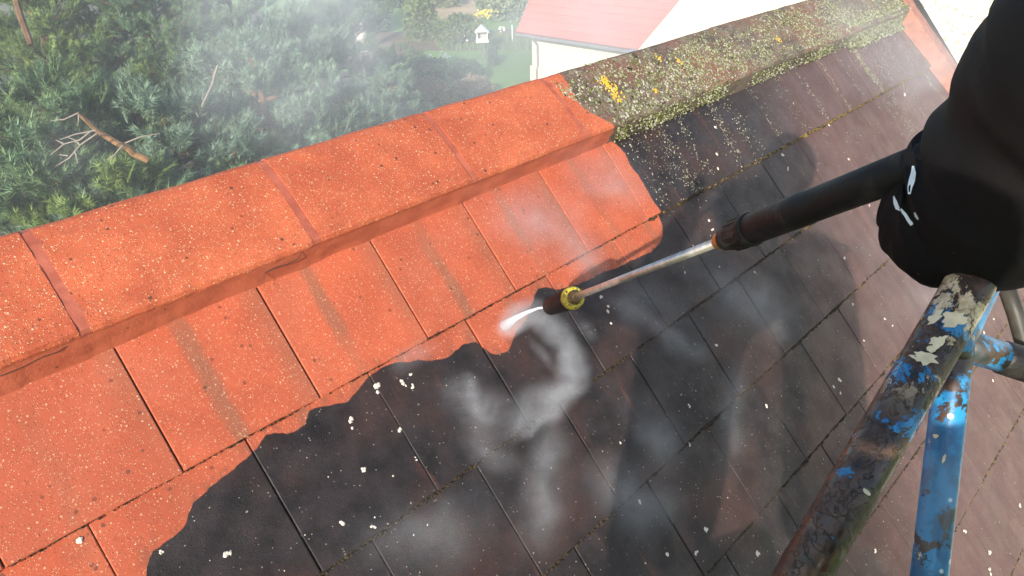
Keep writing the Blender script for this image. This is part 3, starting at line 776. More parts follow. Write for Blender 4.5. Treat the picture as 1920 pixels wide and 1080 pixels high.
for i in range(NR):
    for k_ in range(NS):
        k2 = (k_ + 1) % NS; Fc.append((i * NS + k_, i * NS + k2, (i + 1) * NS + k2, (i + 1) * NS + k_))
# rolled cuff: lip turned inwards
o_ = len(V); c0 = ctr[0]; inward = (ctr[1] - ctr[0]).normalized()
for s_, q_ in ((-.006, .93), (-.004, .84), (.012, .80), (.05, .78)):
    for k_ in range(NS): V.append(c0 + (V[k_] - c0) * q_ + inward * s_)
for j in range(4):
    A = 0 if j == 0 else o_ + (j - 1) * NS; Bq = o_ + j * NS
    for k_ in range(NS):
        k2 = (k_ + 1) % NS; Fc.append((A + k_, Bq + k_, Bq + k2, A + k2))
sleeve = mesh('sleeve', V, Fc, JACKET, person, smooth=True)
bpy.context.view_layer.update()
WHP = simple('white_paint_streak', (.62, .70, .74), .4, .1, 40)
def strip_px(pts):
    L_ = []; R_ = []
    for i, (x, y, w_) in enumerate(pts):
        x0, y0, _ = pts[max(i - 1, 0)]; x1, y1, _ = pts[min(i + 1, len(pts) - 1)]
        dx, dy = x1 - x0, y1 - y0; q = math.hypot(dx, dy) or 1
        L_.append((x - dy / q * w_, y + dx / q * w_)); R_.append((x + dy / q * w_, y - dx / q * w_))
    return L_ + R_[::-1]
on_surface(sleeve, [strip_px([(1712, 312, 2), (1713, 325, 5), (1710, 340, 6), (1707, 352, 4), (1706, 364, 2)]),
                    strip_px([(1677, 368, 1), (1680, 380, 4), (1684, 390, 4), (1690, 394, 2.5)]), strip_px([(1688, 392, 2), (1697, 402, 3.2), (1704, 413, 3.2), (1710, 420, 4), (1713, 419, 1)]),
                    strip_px([(1716, 398, 1.5), (1719, 405, 2.6), (1723, 411, 1.5)])], WHP, 'paint_mark', person)

# scaffold board the worker stands on
BOARD = simple('scaffold_board_wood', (.30, .22, .14), .85, .3, 12)
tr = empty('scaffold_platform', bp(-.5, .1, -1.83), label='narrow scaffold board platform under the feet of the worker', cat='platform')
for i in range(2):
    V, Fc = box((0, 0, 0), (.22, 1.6, .035)); o = mesh('board', V, Fc, BOARD, tr); o.rotation_euler = (0, 0, math.atan2(.70, .71)); o.location = fw * (.10 + .24 * i)

# ================================================================ GROUND AND GARDEN
def ground_pt(x, y, z=-8.0):
    d = ray(x, y); s = (z - CAM[2]) / d[2]; return Vector(CAM + s * d)
k = N('lawn_grass'); c_ = k.coord()
cc = k.mix(k.ramp(k.noise(c_, .35, 4), .35, .65), (.15, .27, .065), (.19, .33, .09))
cc = k.mix(.5, cc, k.mix(k.noise(c_, 9, 4, .7), (.5, .5, .5), (1.4, 1.4, 1.4)), 'MULTIPLY')
k.bump(k.noise(c_, 25, 4), .05, .6); LAWN = k.fin(cc, .9, .2)
V = [(-600, -600, -8), (900, -600, -8), (900, 900, -8), (-600, 900, -8)]
tag(mesh('ground', V, [(0, 1, 2, 3)], LAWN), kind='structure')
SOIL = simple('garden_soil', (.16, .105, .06), .95, .35, 1.2)
def patch(name, px, mat, z, rag=.12, n=40, kind='structure'):
    P = [ground_pt(x, y, z) for x, y in px]; out = []
    m_ = len(P)
    for i in range(m_):
        for q in range(6):
            p = P[i].lerp(P[(i + 1) % m_], q / 6); L0 = (P[i] - P[(i + 1) % m_]).length
            out.append(p + Vector((noise.noise(p * .6), noise.noise(p * .6 + Vector((5, 5, 5))), 0)) * rag * min(6, L0) * .6)
    for p in out: p.z = z
    return tag(mesh(name, out, [tuple(range(len(out)))], mat), kind=kind)
patch('bare_soil', [(826, 48), (905, 42), (912, -40), (800, -40), (760, 0)], simple('sandy_earth', (.46, .33, .19), .95, .25, .6), -7.985)
patch('flower_bed', [(700, 130), (800, 95), (960, 92), (990, 60), (940, 52), (900, 78), (820, 60), (640, 60), (560, 130)], SOIL, -7.990)
patch('needle_litter', [(-300, 600), (820, 300), (760, 180), (640, 130), (560, 30), (-300, -60)], simple('needle_litter', (.07, .055, .035), .95, .4, 1.5), -7.980)

def leaf_material(name, c1, c2, c3=None, tr_=.25):
    k = N(name); g = k.n('NewGeometry').outputs['Random Per Island']; c = k.coord()
    col = k.mix(g, c1, c2); col = k.mix(k.ramp(k.noise(c, .9, 3), .35, .65), k.mix(1.0, col, (.72, .76, .8), 'MULTIPLY'), col)
    if c3: col = k.mix(k.ramp(k.noise(c, 1.6, 3), .55, .65), col, c3)
    k.fin(col, .6, .3); return k.m
def rand_rot(n):
    q = RNG.normal(size=(n, 4)); q /= np.linalg.norm(q, axis=1)[:, None]; w_, x, y, z = q.T
    return np.stack([1 - 2 * (y * y + z * z), 2 * (x * y - z * w_), 2 * (x * z + y * w_), 2 * (x * y + z * w_), 1 - 2 * (x * x + z * z), 2 * (y * z - x * w_),
                     2 * (x * z - y * w_), 2 * (y * z + x * w_), 1 - 2 * (x * x + y * y)], 1).reshape(n, 3, 3)
def basis(d):
    d = d / np.linalg.norm(d, axis=1)[:, None]; h = np.where(np.abs(d[:, 2:3]) < .9, np.array([[0, 0, 1.]]), np.array([[1., 0, 0]]))
    a = np.cross(d, h); a /= np.linalg.norm(a, axis=1)[:, None]; b = np.cross(d, a); return a, b, d
def tuft_proto(n, ln, wd, spread, seed):
    """a pine shoot along +z, needles raked forward: V (n*3,3)"""
    r = np.random.default_rng(seed); V = np.zeros((n, 3, 3))
    z0 = r.uniform(-.5, .5, n) * spread; az = r.uniform(0, 6.283, n); el = r.uniform(.45, 1.15, n)
    d = np.stack([np.cos(az) * np.sin(el), np.sin(az) * np.sin(el), np.cos(el)], 1)
    s = np.stack([-np.sin(az), np.cos(az), np.zeros(n)], 1); L_ = ln * r.uniform(.7, 1.1, n)
    o = np.stack([np.zeros(n), np.zeros(n), z0], 1)
    V[:, 0] = o - s * wd; V[:, 1] = o + s * wd; V[:, 2] = o + d * L_[:, None]
    return V
PROTOS = [tuft_proto(54, .120, .0058, .27, s) for s in range(6)]
def place_tufts(C, D, sc):
    n = len(C); a, b, d = basis(D); out = []
    pid = RNG.integers(0, len(PROTOS), n)
    for k_ in range(len(PROTOS)):
        m_ = pid == k_
        if not m_.any(): continue
        P = PROTOS[k_].reshape(-1, 3)
        W_ = (P[None, :, 0:1] * a[m_][:, None] + P[None, :, 1:2] * b[m_][:, None] + P[None, :, 2:3] * d[m_][:, None]) * sc[m_][:, None, None] + C[m_][:, None]
        out.append(W_.reshape(-1, 3))
    return np.concatenate(out)
BARK = simple('pine_bark', (.13, .075, .045), .9, .35, 8, .004, .2)
TWIG = simple('dead_twig', (.24, .20, .165), .9, .25, 8, 0, .2)
def pine(base, top, crown_r, crown_lo, nl, leafmat, label, seed, dens=1.0, tuft=1.0, group='pine trees behind the ridge'):
    rr_ = np.random.default_rng(seed); base = np.array(base); top = np.array(top); H = top[2] - base[2]
    root = empty('pine_tree', tuple(base), label=label, cat='tree')
    root['group'] = group
    parts = [tube([Vector((0, 0, 0)), Vector((top - base) * .5) + Vector((rr_.normal() * .1, rr_.normal() * .1, 0)), Vector(top - base)], [.16, .10, .03], 8)]
    C, D = [], []
    for i in range(nl):
        f = crown_lo + (1 - crown_lo) * ((i + .5) / nl) ** .85
        p = base + (top - base) * f; az = i * 2.399 + rr_.normal() * .3
        Rr = crown_r * (1 - .75 * ((f - crown_lo) / (1 - crown_lo)) ** 1.6) * rr_.uniform(.7, 1.15)
        rise = rr_.uniform(.05, .45) + .5 * f
        tip = p + np.array([math.cos(az) * Rr, math.sin(az) * Rr, rise * Rr * .5])
        mid = p + (tip - p) * .5 + np.array([0, 0, -.08 * Rr])
        parts.append(tube([Vector(p - base), Vector(mid - base), Vector(tip - base)], [.045, .028, .010], 5))
        nsub = int(6 + Rr * 5)
        for j in range(nsub):
            t = .22 + .78 * (j + rr_.random()) / nsub
            q = p * (1 - t) ** 2 + 2 * mid * t * (1 - t) + tip * t * t
            sl_ = (.25 + .55 * (1 - abs(t - .55))) * rr_.uniform(.5, 1.1) * min(1.2, Rr * .6)
            dz = az + rr_.choice([-1, 1]) * rr_.uniform(.4, 1.2); dirv = np.array([math.cos(dz), math.sin(dz), rr_.uniform(.05, .8)]); dirv /= np.linalg.norm(dirv)
            e = q + dirv * sl_
            if j % 2 == 0: parts.append(tube([Vector(q - base), Vector(e - base)], [.012, .005], 3, False))
            nt_ = int((3.2 + 7.5 * sl_) * dens)
            for m_ in range(nt_):
                u = 1 - .75 * rr_.random() ** 2.2; c = q + dirv * sl_ * u + rr_.normal(size=3) * np.array([.06, .06, .045]) * (1.5 - .6 * u)
                C.append(c - base); D.append(dirv * .8 + np.array([0, 0, .75]) + rr_.normal(size=3) * .4)
    V, Fc = join(parts); mesh('trunk', V, Fc, BARK, root)
    C = np.array(C); D = np.array(D); sc = RNG.uniform(.7, 1.25, len(C)) * tuft
    P = place_tufts(C, D, sc); Fi = np.arange(len(P)).reshape(-1, 3)
    o = tris('needles', P, Fi, leafmat, root); o['kind'] = 'stuff'
    return root
NEED = leaf_material('pine_needles', (.075, .135, .052), (.17, .25, .11), (.13, .22, .12))
NEEDB = leaf_material('blue_pine_needles', (.11, .175, .118), (.22, .31, .21))
NEEDY = leaf_material('fresh_pine_needles', (.10, .165, .036), (.22, .29, .08))
def T(x, y, d): return at(x, y, d)
def pine_at(px, py, d, R_, lo, nl, mat, label, seed, lean=(0, 0), **k):
    top = T(px, py, d); pine((top.x + lean[0], top.y + lean[1], -8.0), tuple(top), R_, lo, nl, mat, label, seed, **k)
pine_at(70, 175, 8.6, 2.1, .42, 34, NEED, 'dark green pine at the left edge of the picture, nearest the roof', 1, (.3, .2), dens=1.15)
pine_at(300, 190, 9.6, 2.1, .42, 34, NEEDB, 'grey-green pine with a bare broken branch, left of centre behind the orange ridge', 2, (.2, .4), dens=1.1)
pine_at(465, 90, 10.5, 1.9, .40, 34, NEEDB, 'blue-green pine with the most upright spire, half lost in the spray', 3, dens=1.1)
pine_at(670, 200, 12.0, 1.7, .40, 30, NEEDB, 'small pale pine just behind the ridge, beside the garden', 4)
pine_at(40, -60, 14.5, 2.6, .40, 36, NEEDY, 'yellow-green pine at the top left corner', 5, dens=1.0)
pine_at(250, -40, 15.5, 2.6, .40, 36, NEED, 'dark pine behind the left trees, top of the picture', 6, dens=1.0)
pine_at(430, 0, 17.0, 2.8, .40, 34, NEEDB, 'tall hazy pine behind the spire-shaped one', 7, dens=.9, tuft=1.15)
pine_at(620, 10, 27.0, 2.6, .38, 32, NEED, 'hazy pine beside the pale garden post', 8, dens=.9, tuft=1.2)
pine_at(728, 150, 18.0, 1.4, .40, 26, NEEDB, 'rounded hazy pine at the edge of the lawn', 9, dens=.9, tuft=1.1)
pine_at(190, 330, 8.4, 1.6, .45, 24, NEEDY, 'low bushy pine right behind the lower left ridge', 10, dens=1.1)
pine_at(480, 300, 10.2, 1.5, .45, 22, NEED, 'low dark pine right behind the middle of the orange ridge', 11)
# broken bare branch with dead twigs
br = empty('broken_branch', T(290, 300, 6.9), label='bare orange-brown broken branch with pale dead twigs among the pines', cat='branch')
bb = T(290, 300, 6.9)
def px_tube(pts, rads, d, seg=7, ddz=0): return tube([T(x, y, d + ddz * i) - bb for i, (x, y) in enumerate(pts)], rads, seg)
V, Fc = px_tube([(145, 212), (165, 228), (180, 243), (198, 255), (222, 270), (238, 276), (250, 288), (276, 300)], [.014, .022, .025, .028, .030, .032, .033, .034], 6.9, 7, .10)
mesh('limb', V, Fc, simple('orange_bark', (.30, .16, .075), .85, .3, 14), br)
for pts in [[(180, 244), (140, 252), (112, 262)], [(182, 250), (150, 272), (130, 296), (104, 312)], [(140, 282), (146, 306)], [(170, 246), (150, 262), (120, 270), (95, 290)],
            [(146, 212), (120, 224), (95, 226)], [(148, 214), (146, 236)], [(235, 268), (262, 257), (300, 250)], [(128, 292), (110, 290)], [(150, 272), (140, 262), (128, 258)],
            [(120, 270), (104, 262)], [(230, 272), (215, 290), (200, 300)]]:
    V, Fc = px_tube(pts, [.008] + [.006] * (len(pts) - 2) + [.003], 6.88, 5); mesh('twig', V, Fc, TWIG, br)
for nm, pts, rads, dd, lab, matx in [('bare_stem', [(28, -5), (38, 30), (50, 62), (58, 84)], [.04, .045, .045, .04], 10.5, 'pale bare pine stem showing at the top left corner', BARK),
                               ('dead_twig', [(408, 122), (402, 140), (398, 158), (385, 185), (378, 200)], [.008, .012, .012, .012, .010], 8.2, 'thin pale dead twig standing before the blue-green pine', TWIG),
                               ]:
    p0_ = T(*pts[0], dd); V, Fc = tube([T(x, y, dd) - p0_ for x, y in pts], rads, 6); o = mesh(nm, V, Fc, matx); o.location = p0_; tag(o, lab, 'branch')

def bush(name, c, rad, n, leaf, mat, label, cat='shrub', flowers=None, shell=.55, group=None, up=.4):
    c = Vector(c); root = empty(name, (c.x, c.y, -8), label=label, cat=cat)
    if group: root['group'] = group
    d = RNG.normal(size=(n, 3)); d /= np.linalg.norm(d, axis=1)[:, None]
    rr_ = shell + (1 - shell) * RNG.random(n) ** .6
    lump = np.array([1 + .38 * noise.noise(Vector(q * 1.9) + c * .3) + .18 * noise.noise(Vector(q * 5.0) + c) for q in d])
    P0 = d * (rr_ * lump)[:, None] * np.array(rad) + np.array([0, 0, c.z + 8]); P0[:, 2] = np.maximum(P0[:, 2], .05)
    R3 = rand_rot(n); s = leaf * RNG.uniform(.6, 1.4, n)
    quad = np.array([[-.35, 0, 0], [0, -.6, .1], [.35, 0, 0], [0, .6, .1]])
    V = (np.einsum('nij,kj->nki', R3, quad) * s[:, None, None] + P0[:, None]).reshape(-1, 3)
    o = tris('leaves', V, np.arange(4 * n).reshape(-1, 4), mat, root); o['kind'] = 'stuff'
    st = []
    for i in range(7):
        a = i * .9; st.append(tube([Vector((math.cos(a) * .05, math.sin(a) * .05, 0)), Vector((math.cos(a) * rad[0] * .5, math.sin(a) * rad[1] * .5, (c.z + 8) + rad[2] * .3))], [.03, .012], 5, False))
    V, Fc = join(st); mesh('stems', V, Fc, BARK, root)
    return root
LG = leaf_material('shrub_leaves', (.085, .125, .030), (.17, .21, .070))
LD = leaf_material('dark_shrub_leaves', (.030, .060, .022), (.060, .105, .038))
LO = leaf_material('olive_shrub_leaves', (.13, .14, .055), (.24, .235, .11))
LB = leaf_material('brown_hedge_leaves', (.20, .145, .09), (.31, .235, .15), (.17, .18, .09))
LW = leaf_material('willow_leaves', (.16, .20, .095), (.30, .34, .19))
def gb(name, px, py, rad, n, leaf, mat, label, **k):
    g = ground_pt(px, py); bush(name, (g.x, g.y, -8 + rad[2] * .6), rad, n, leaf, mat, label, **k)
gb('garden_shrub', 862, 84, (1.45, 1.5, 1.1), 6500, .14, LG, 'large rounded green shrub left of the bird table')
gb('garden_shrub', 790, 72, (1.1, 1.1, 1.7), 5000, .15, LG, 'tall yellowish shrub between the pines and the rounded shrub')
gb('garden_shrub', 968, 34, (1.9, 2.0, 1.7), 9000, .17, LW, 'big pale willow-like bush beside the pink roof')
gb('garden_shrub', 925, 26, (1.2, 1.4, 1.3), 5000, .17, LW, 'smaller pale bush left of the willow-like one')
gb('garden_shrub', 876, 150, (.75, 1.0, .6), 4000, .10, LD, 'dark green shrub at the near edge of the lawn')
gb('garden_shrub', 925, 122, (.28, .32, .6), 1500, .09, LD, 'small dark conifer-like shrub beside the dark green one')
gb('garden_shrub', 800, 150, (1.0, 1.0, .7), 4500, .11, LD, 'dark shrub with white blossom near the pines')
gb('hedge', 790, 225, (1.7, 1.2, 1.0), 11000, .10, LB, 'brownish bare-looking hedge just behind the washed ridge', cat='hedge')
gb('hedge', 885, 190, (1.1, .8, .7), 6000, .10, LB, 'lower brown hedge end where it meets the lawn', cat='hedge')
gb('garden_shrub', 690, 60, (1.6, 1.6, 2.2), 6000, .18, LD, 'tall dark shrub mass behind the pale pillar')
gb('garden_shrub', 835, 12, (1.0, 1.2, 1.0), 4000, .18, LO, 'olive shrub on the bare soil at the top edge')
gb('garden_shrub', 765, 10, (1.8, 1.8, 2.2), 6000, .2, LD, 'dark bush at the top edge above the rounded shrub')
# bed plants: many small clumps
Pn = []; 
def clump(px, py, r, n, hgt, out):
    g = ground_pt(px, py)
    for i in range(n):
        a = random.uniform(0, 6.28); q = r * math.sqrt(random.random()); x, y = g.x + math.cos(a) * q, g.y + math.sin(a) * q
        dx, dy = random.uniform(-.12, .12), random.uniform(-.12, .12); w_ = random.uniform(.015, .03); t_ = random.uniform(0, 3.14)
        h = hgt * random.uniform(.5, 1.2)
        out.append([(x - w_ * math.cos(t_), y - w_ * math.sin(t_), -7.99), (x + w_ * math.cos(t_), y + w_ * math.sin(t_), -7.99), (x + dx, y + dy, -7.99 + h)])
for i in range(60):
    clump(random.uniform(835, 985), random.uniform(72, 92), .7, 90, .45, Pn)
P = np.array(Pn).reshape(-1, 3); o = tris('bed_plants', P, np.arange(len(P)).reshape(-1, 3), leaf_material('bed_plant_leaves', (.11, .17, .04), (.22, .28, .10))); tag(o, 'low green bedding plants along the lawn edge', 'plants', kind='stuff')
def flowers(name, spots_, mat, label, sz):
    Bf = Blobs()
    for (x, y, n, r) in spots_:
        g = ground_pt(x, y)
        for i in range(n):
            c = (g.x + random.gauss(0, r), g.y + random.gauss(0, r), -7.5 + random.uniform(-.1, .25))
            Bf.flake(c, (-.7, -.5, .8), sz * random.uniform(.7, 1.2), sz * .3, 0, 6)
    o = Bf.build(name, [mat], None); tag(o, label, 'flowers', kind='stuff')
flowers('daffodils', [(912, 42, 40, .35), (925, 47, 6, .25)], simple('daffodil_yellow', (.80, .56, .03), .6, .1), 'patch of yellow daffodils at the far end of the lawn', .075)
flowers('white_flowers', [(872, 88, 18, .28), (862, 82, 10, .3), (939, 74, 6, .1), (946, 74, 5, .1), (834, 124, 12, .18), (808, 126, 5, .15), (850, 84, 6, .4), (740, 136, 6, .3)],
        simple('petal_white', (.80, .78, .68), .6, .1), 'small white blossoms scattered through the flower bed', .065)
# bird table
g = ground_pt(906, 108); bt = empty('bird_table', g, label='white house-shaped bird table on a dark post at the lawn edge', cat='bird table')
fx, fy = g.x, g.y; toc = Vector((CAM[0] - fx, CAM[1] - fy, 0)).normalized(); yaw = math.atan2(toc.y, toc.x)
WT = simple('white_painted_wood', (.80, .80, .78), .5, .06, 12); DW = simple('dark_post_wood', (.12, .10, .09), .8, .3, 12)
def bpart(name, VF, mat, parent=bt): o = mesh(name, VF[0], VF[1], mat, parent); return o
bt.rotation_euler = (0, 0, yaw)
bpart('post', box((0, 0, .42), (.09, .09, .84)), DW)
bpart('floor', box((0, 0, .86), (.62, .70, .04)), WT)
for s1 in (-1, 1):
    bpart('side_wall', box((0, s1 * .27, 1.12), (.48, .04, .48)), WT)
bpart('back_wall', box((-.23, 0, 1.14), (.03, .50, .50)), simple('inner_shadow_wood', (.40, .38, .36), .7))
for s1 in (-1, 1):
    V, Fc = box((0, 0, 0), (.66, .50, .035)); o = mesh('roof_board', V, Fc, WT, bt); o.location = (0, s1 * .185, 1.50); o.rotation_euler = (-s1 * .75, 0, 0)
V = [(.22, -.27, 1.36), (.22, .27, 1.36), (.22, 0, 1.62), (.25, -.27, 1.36), (.25, .27, 1.36), (.25, 0, 1.62)]
bpart('gable', (V, [(0, 1, 2), (5, 4, 3), (0, 3, 4, 1), (1, 4, 5, 2), (2, 5, 3, 0)]), WT)
bpart('sill', box((.24, 0, .96), (.03, .54, .14)), WT)
g = ground_pt(961, 82); V, Fc = tube([Vector((0, 0, 0)), Vector((0, 0, 1.05))], [.035, .03], 8); o = mesh('garden_post', V, Fc, WT); o.location = g; tag(o, 'thin white post on the lawn between bird table and house', 'post')
g = ground_pt(680, 96); V, Fc = tube([Vector((0, 0, 0)), Vector((.03, 0, 1.2)), Vector((0, .05, 2.2))], [.34, .30, .26], 12); o = mesh('pale_pillar', V, Fc, simple('pale_render', (.62, .54, .47), .8, .2, 3)); o.location = g; tag(o, 'pale stone pillar half hidden in the misty trees', 'pillar')

# ================================================================ NEIGHBOUR'S HOUSE
ez = -5.6
nh = empty('neighbour_house', (25.2, 22.0, -8), label='cream rendered house with pink tiled roof and gutter beyond the garden', cat='house')
def nb(name, V, Fc, mat, parent=nh): 
    return mesh(name, [Vector(v) - Vector((25.2, 22.0, -8)) for v in V], Fc, mat, parent)
REND = simple('cream_render', (.74, .65, .49), .85, .05, 2, .002)
def pr(x, y, X): s = (X - CAM[0]) / ray(x, y)[0]; return CAM + s * ray(x, y)
wx = 25.35
y_l = pr(998, 100, wx)[1]
V, Fc = box(((wx + wx + 9) / 2, (y_l + 4) / 2, -6.8), (9, y_l - 4, 2.4)); nb('wall', V, Fc, REND)
V, Fc = box((wx + 4.4, (y_l + 4) / 2, -8.0 + .45), (9.0, y_l - 4 + .12, .9)); nb('plinth', V, Fc, simple('plinth_render', (.72, .62, .46), .85, .06, 2))
# roof: pitch read from the verge in the photo, laid in courses
ey = y_l + .55; ex = wx - .45; pt = math.atan2(1.25, .95); PK = N('pink_roof_tile')
oi = PK.n('NewGeometry').outputs['Random Per Island']
PINK = PK.fin(PK.mix(oi, (.50, .13, .10), (.60, .17, .13)), .75, .3)
cs, sn = math.cos(pt), math.sin(pt); Vr, Fr = [], []
course = .34; ncs = 13
for i in range(ncs):
    s0 = i * course; j = 0
    y = ey
    while y > 5.0:
        y1 = max(5.0, y - .45 * 4 if False else y - 2.0)
        for (ss, hh) in ((s0, .035), (s0 + course + .02, .004)):
            for yy in (y, y1 + .01):
                Vr.append((ex + ss * cs - hh * sn, yy, ez + ss * sn + hh * cs))
        o = len(Vr) - 4; Fr += [(o, o + 1, o + 3, o + 2)]
        Vr += [(ex + s0 * cs, y, ez + s0 * sn), (ex + s0 * cs, y1 + .01, ez + s0 * sn)]
        Fr += [(o, o + 4, o + 5, o + 1)]
        y = y1
nb('roof', Vr, Fr, PINK)
Vd = [(ex, ey, ez - .02), (ex, 5, ez - .02), (ex + ncs * course * cs, 5, ez + ncs * course * sn - .02), (ex + ncs * course * cs, ey, ez + ncs * course * sn - .02),
      (ex + 2 * ncs * course * cs, 5, ez - .02), (ex + 2 * ncs * course * cs, ey, ez - .02)]
nb('roof_deck', Vd, [(0, 1, 2, 3), (3, 2, 4, 5), (0, 3, 5)], simple('far_slope_clay', (.45, .12, .09), .8))
GUT = simple('grey_gutter', (.20, .18, .18), .5, .1, 5)
V, Fc = box((ex - .02, (ey + 5) / 2, ez - .10), (.14, ey - 5, .12)); nb('gutter', V, Fc, GUT)
V, Fc = box((ex + .10, (ey + 5) / 2, ez - .14), (.04, ey - 5, .20)); nb('fascia', V, Fc, GUT)
yd = pr(1008, 110, wx - .08)[1]
V, Fc = tube([Vector((ex + .02, yd, ez - .14)), Vector((ex + .12, yd, ez - .3)), Vector((wx - .08, yd, ez - .55)), Vector((wx - .08, yd, -7.1)), Vector((wx - .14, yd, -7.25)), Vector((wx - .14, yd, -8))], [.05] * 6, 8); nb('downpipe', V, Fc, GUT)
# gabled wing in front, its cream gable facing us
gx = 23.6; gl = pr(1197, 92, gx); gt = pr(1275, 0, gx); slope = (gt[2] - gl[2]) / (gl[1] - gt[1]); apex_y = gl[1] - 5.0
V = [(gx, gl[1], -8), (gx, 2 * apex_y - gl[1], -8), (gx, 2 * apex_y - gl[1], gl[2]), (gx, apex_y, gl[2] + 5 * slope), (gx, gl[1], gl[2])]
V += [(x + 3.0, y, z) for x, y, z in V]
Fc = [(4, 3, 2, 1, 0), (5, 6, 7, 8, 9)] + [(i, (i + 1) % 5, 5 + (i + 1) % 5, 5 + i) for i in range(5)]
nb('gable_wing', V, Fc, REND)
for s1 in (1, -1):
    V = [(gx - .05, apex_y, gl[2] + 5 * slope + .06), (gx - .05, apex_y + s1 * 5.2, gl[2] - .2 * slope + .06), (gx + 4.6, apex_y + s1 * 5.2, gl[2] - .2 * slope + .06), (gx + 4.6, apex_y, gl[2] + 5 * slope + .06)]
    V += [(x, y, z - .05) for x, y, z in V]
    nb('wing_roof', V, [(0, 1, 2, 3), (7, 6, 5, 4), (0, 4, 5, 1), (1, 5, 6, 2), (2, 6, 7, 3), (3, 7, 4, 0)], PINK)
V, Fc = box((gx + .6, gl[1] + .22, gl[2] - .12), (1.5, .16, .16)); nb('wing_gutter', V, Fc, simple('blue_grey_gutter', (.18, .24, .38), .5, .1, 5))

# ================================================================ SPRAY MIST (real volumes)
def mist(name, lo, hi, frame, blobs, mat_noise, warp, base, colour, label, aniso=.0, thr=(.35, .7)):
    """closed box of scattering mist; blobs = (centre, (rx,ry,rz), rotation about z, density) in the frame's coordinates"""
    k = N(name); c = k.coord('Object')
    wn = k.n('TexNoise'); k.set(wn.inputs['Vector'], c); wn.inputs['Scale'].default_value = mat_noise * .55; wn.inputs['Detail'].default_value = 2
    wv = k.vadd(c, k.scale(k.vadd(wn.outputs[1], (-.5, -.5, -.5)), (warp, warp, warp * .6)))
    def total(blobs):
      tot = None
      for (ce, rd, rot, dn) in blobs:
        mp = k.n('Mapping', vector_type='TEXTURE'); k.set(mp.inputs['Vector'], wv)
        mp.inputs['Location'].default_value = ce; mp.inputs['Scale'].default_value = rd; mp.inputs['Rotation'].default_value = (0, 0, rot)
        gr_ = k.n('TexGradient', gradient_type='QUADRATIC_SPHERE'); k.set(gr_.inputs[0], mp.outputs[0])
        v = k.math('MULTIPLY', gr_.outputs['Fac'], dn)
        tot = v if tot is None else k.math('ADD', tot, v)
      return tot
    nz = k.noise(wv, mat_noise, 3, .62)
    if isinstance(blobs, tuple):
        dens = k.math('ADD', k.math('MULTIPLY', total(blobs[0]), k.ramp(k.noise(k.scale(wv, (1, 1.5, 1)), 13, 4, .62), .34, .66, .42, 1.5)),
                      k.math('MULTIPLY', k.math('ADD', total(blobs[1]), base), k.ramp(nz, .32, .74, .35, 1.35)))
    else:
        dens = k.math('MULTIPLY', k.math('ADD', total(blobs), base), k.ramp(nz, thr[0], thr[1], .12, 1.6))
    pv = k.n('VolumePrincipled'); pv.inputs['Color'].default_value = colour + (1,); pv.inputs['Anisotropy'].default_value = aniso
    k.set(pv.inputs['Density'], dens)
    for l in list(k.out.inputs['Surface'].links): k.t.links.remove(l)
    k.t.nodes.remove(k.b); k.t.links.new(pv.outputs[0], k.out.inputs['Volume'])
    ce = [(l_ + h_) / 2 for l_, h_ in zip(lo, hi)]; V, Fc = box(ce, [h_ - l_ for l_, h_ in zip(lo, hi)])
    o = mesh(name, V, Fc, k.m); o.matrix_world = frame; tag(o, label, 'mist', kind='stuff'); return o
def mb(x, y, h, r_px, dn, ar=1.0, rot=0.0, hr=None):
    a, b = hit(x, y, h); p = np.array(roofpt(a, b, h)); d = np.linalg.norm(p - CAM); r = r_px * d / F_PX
    return ((a, -b, h), (r * ar, r, hr or max(.05, r * .8)), rot, dn)
ja, jb = hit(1030, 578, .16); ia, ib = hit(945, 612, .0)
def seg(x0, y0, x1, y1, h, w_px, dn, over=1.35):
    """a stretched puff lying along the picture segment, at height h over the tiles"""
    a0, b0 = hit(x0, y0, h); a1, b1 = hit(x1, y1, h)
    p = np.array(roofpt((a0 + a1) / 2, (b0 + b1) / 2, h)); w_ = w_px * np.linalg.norm(p - CAM) / F_PX
    dx, dy = a1 - a0, -(b1 - b0); ln = math.hypot(dx, dy) / 2 * over + w_ * .6
    return (((a0 + a1) / 2, -(b0 + b1) / 2, h), (ln, w_, max(.035, min(.09, w_ * .9))), math.atan2(dy, dx), dn)
curl = [(942, 612, 985, 592, 32, 80), (948, 602, 960, 614, 30, 120), (985, 590, 1035, 596, 34, 40), (1030, 596, 1066, 632, 36, 44), (1064, 630, 1076, 690, 38, 46), (1076, 680, 1058, 735, 40, 40),
        (1060, 728, 1012, 768, 44, 27), (1015, 764, 950, 778, 50, 15), (955, 778, 885, 764, 62, 8), (890, 766, 845, 730, 66, 5)]
blobs = [seg(a_, b_, c_, d_, .06, w_, dn) for a_, b_, c_, d_, w_, dn in [(q[0], q[1], q[2], q[3], q[4], q[5] * (.62 if q[5] < 60 else .8)) for q in curl]]
blobs += [seg(a_, b_, c_, d_, .07, w_, dn) for a_, b_, c_, d_, w_, dn in [(1080, 650, 1100, 700, 16, 22), (1046, 760, 985, 800, 18, 18), (1000, 640, 1040, 700, 16, 12), (870, 700, 900, 760, 16, 14), (1090, 600, 1120, 640, 14, 14)]]
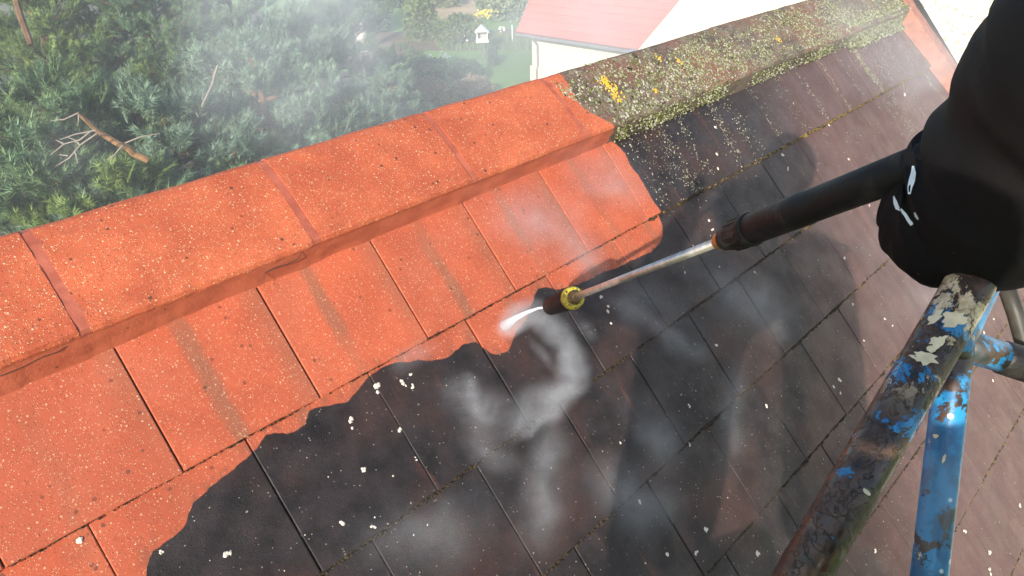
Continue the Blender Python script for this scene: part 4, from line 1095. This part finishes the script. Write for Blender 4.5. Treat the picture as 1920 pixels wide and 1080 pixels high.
veil = [(1150, 560, 1230, 620, 46, 9), (1225, 610, 1310, 660, 34, 8), (1290, 600, 1180, 540, 56, 4), (1035, 790, 1030, 880, 60, 7), (1030, 870, 1005, 1000, 76, 8), (1200, 760, 1260, 860, 80, 4),
        (1120, 900, 1250, 960, 90, 5), (1330, 520, 1480, 600, 90, 4), (940, 410, 1080, 420, 110, 4), (1080, 330, 1190, 350, 100, 3), (1380, 660, 1360, 880, 50, 5),
        (700, 1040, 900, 960, 110, 3.2), (1060, 450, 1110, 500, 60, 8), (740, 680, 800, 650, 40, 9), (880, 820, 960, 860, 60, 5)]
blobs_v = [seg(a_, b_, c_, d_, .07, w_, dn) for a_, b_, c_, d_, w_, dn in veil]
mist('spray_mist', (-.35, -1.75, .022), (2.3, .02, .20), ROOF_M, (blobs, blobs_v), 10.0, .11, .02, (.88, .93, 1.0), 'swirling white spray mist curling off the roof round the nozzle')
blobs2 = []
for (x, y, h, r, dn) in [(1590, 250, .25, 180, 2.6), (1610, 430, .2, 170, 2.6), (1440, 200, .2, 160, 1.8), (1500, 600, .2, 180, 1.6)]:
    blobs2.append(mb(x, y, h, r, dn, hr=.22))
mist('drifting_mist', (1.2, -1.6, .43), (3.9, .28, .75), ROOF_M, [((b[0][0], b[0][1], .58), b[1], 0, b[3]) for b in blobs2], 3.5, .2, .05, (.93, .95, 1.0), 'thin drifting veil of spray over the upper right of the roof')
# mist drifting beyond the ridge
def wb(x, y, d, r_px, dn, hr=1.0):
    p = at(x, y, d); r = r_px * d / F_PX; return (tuple(p), (r, r, r * hr), 0, dn)
bg_ = [wb(540, -10, 4.6, 270, 2.3), wb(460, 150, 4.4, 190, .95), wb(640, 110, 4.6, 220, .8), wb(900, 120, 5.0, 260, .42), wb(1130, 20, 5.6, 260, .75), wb(1240, -20, 5.8, 220, .6), wb(120, 270, 4.0, 110, .22), wb(760, 230, 4.6, 170, .50), wb(1010, 40, 5.4, 200, .4), wb(560, 300, 4.3, 160, .35)]
mist('background_mist', (-.6, 1.2, -2.8), (6.2, 5.4, 1.6), Matrix.Identity(4), bg_, 1.1, .5, .01, (.90, .94, 1.0), 'pale spray cloud drifting behind the ridge before the trees', thr=(.3, .7))
# water jet
k = N('water_jet'); k.fin((.86, .90, 1.0), .25, .5); k.b.inputs['Alpha'].default_value = .38; JET = k.m
pj = p0 + ax * (s_e + .004); pe = roofpt(ia, ib, .004)
mid = pj.lerp(pe, .5) + Vector((0, 0, .012)); V, Fc = tube([pj, pj.lerp(mid, .5) + Vector((0, 0, .004)), mid, mid.lerp(pe, .5) + Vector((0, 0, .003)), pe], [.0020, .0032, .0052, .0080, .015], 12)
o = mesh('water_jet', V, Fc, JET, None, smooth=True); tag(o, 'thin white high pressure water jet from the nozzle to the tiles', 'water jet')
# far haze
k = N('haze'); pv = k.n('VolumePrincipled'); pv.inputs['Color'].default_value = (.86, .92, 1, 1); pv.inputs['Density'].default_value = .004
k.t.nodes.remove(k.b); k.t.links.new(pv.outputs[0], k.out.inputs['Volume'])
V, Fc = box((150, 150, -2), (1600, 1600, 15)); 
HAZE = mesh('haze', V, Fc, k.m); tag(HAZE, 'thin pale haze over the garden', 'haze', kind='stuff')
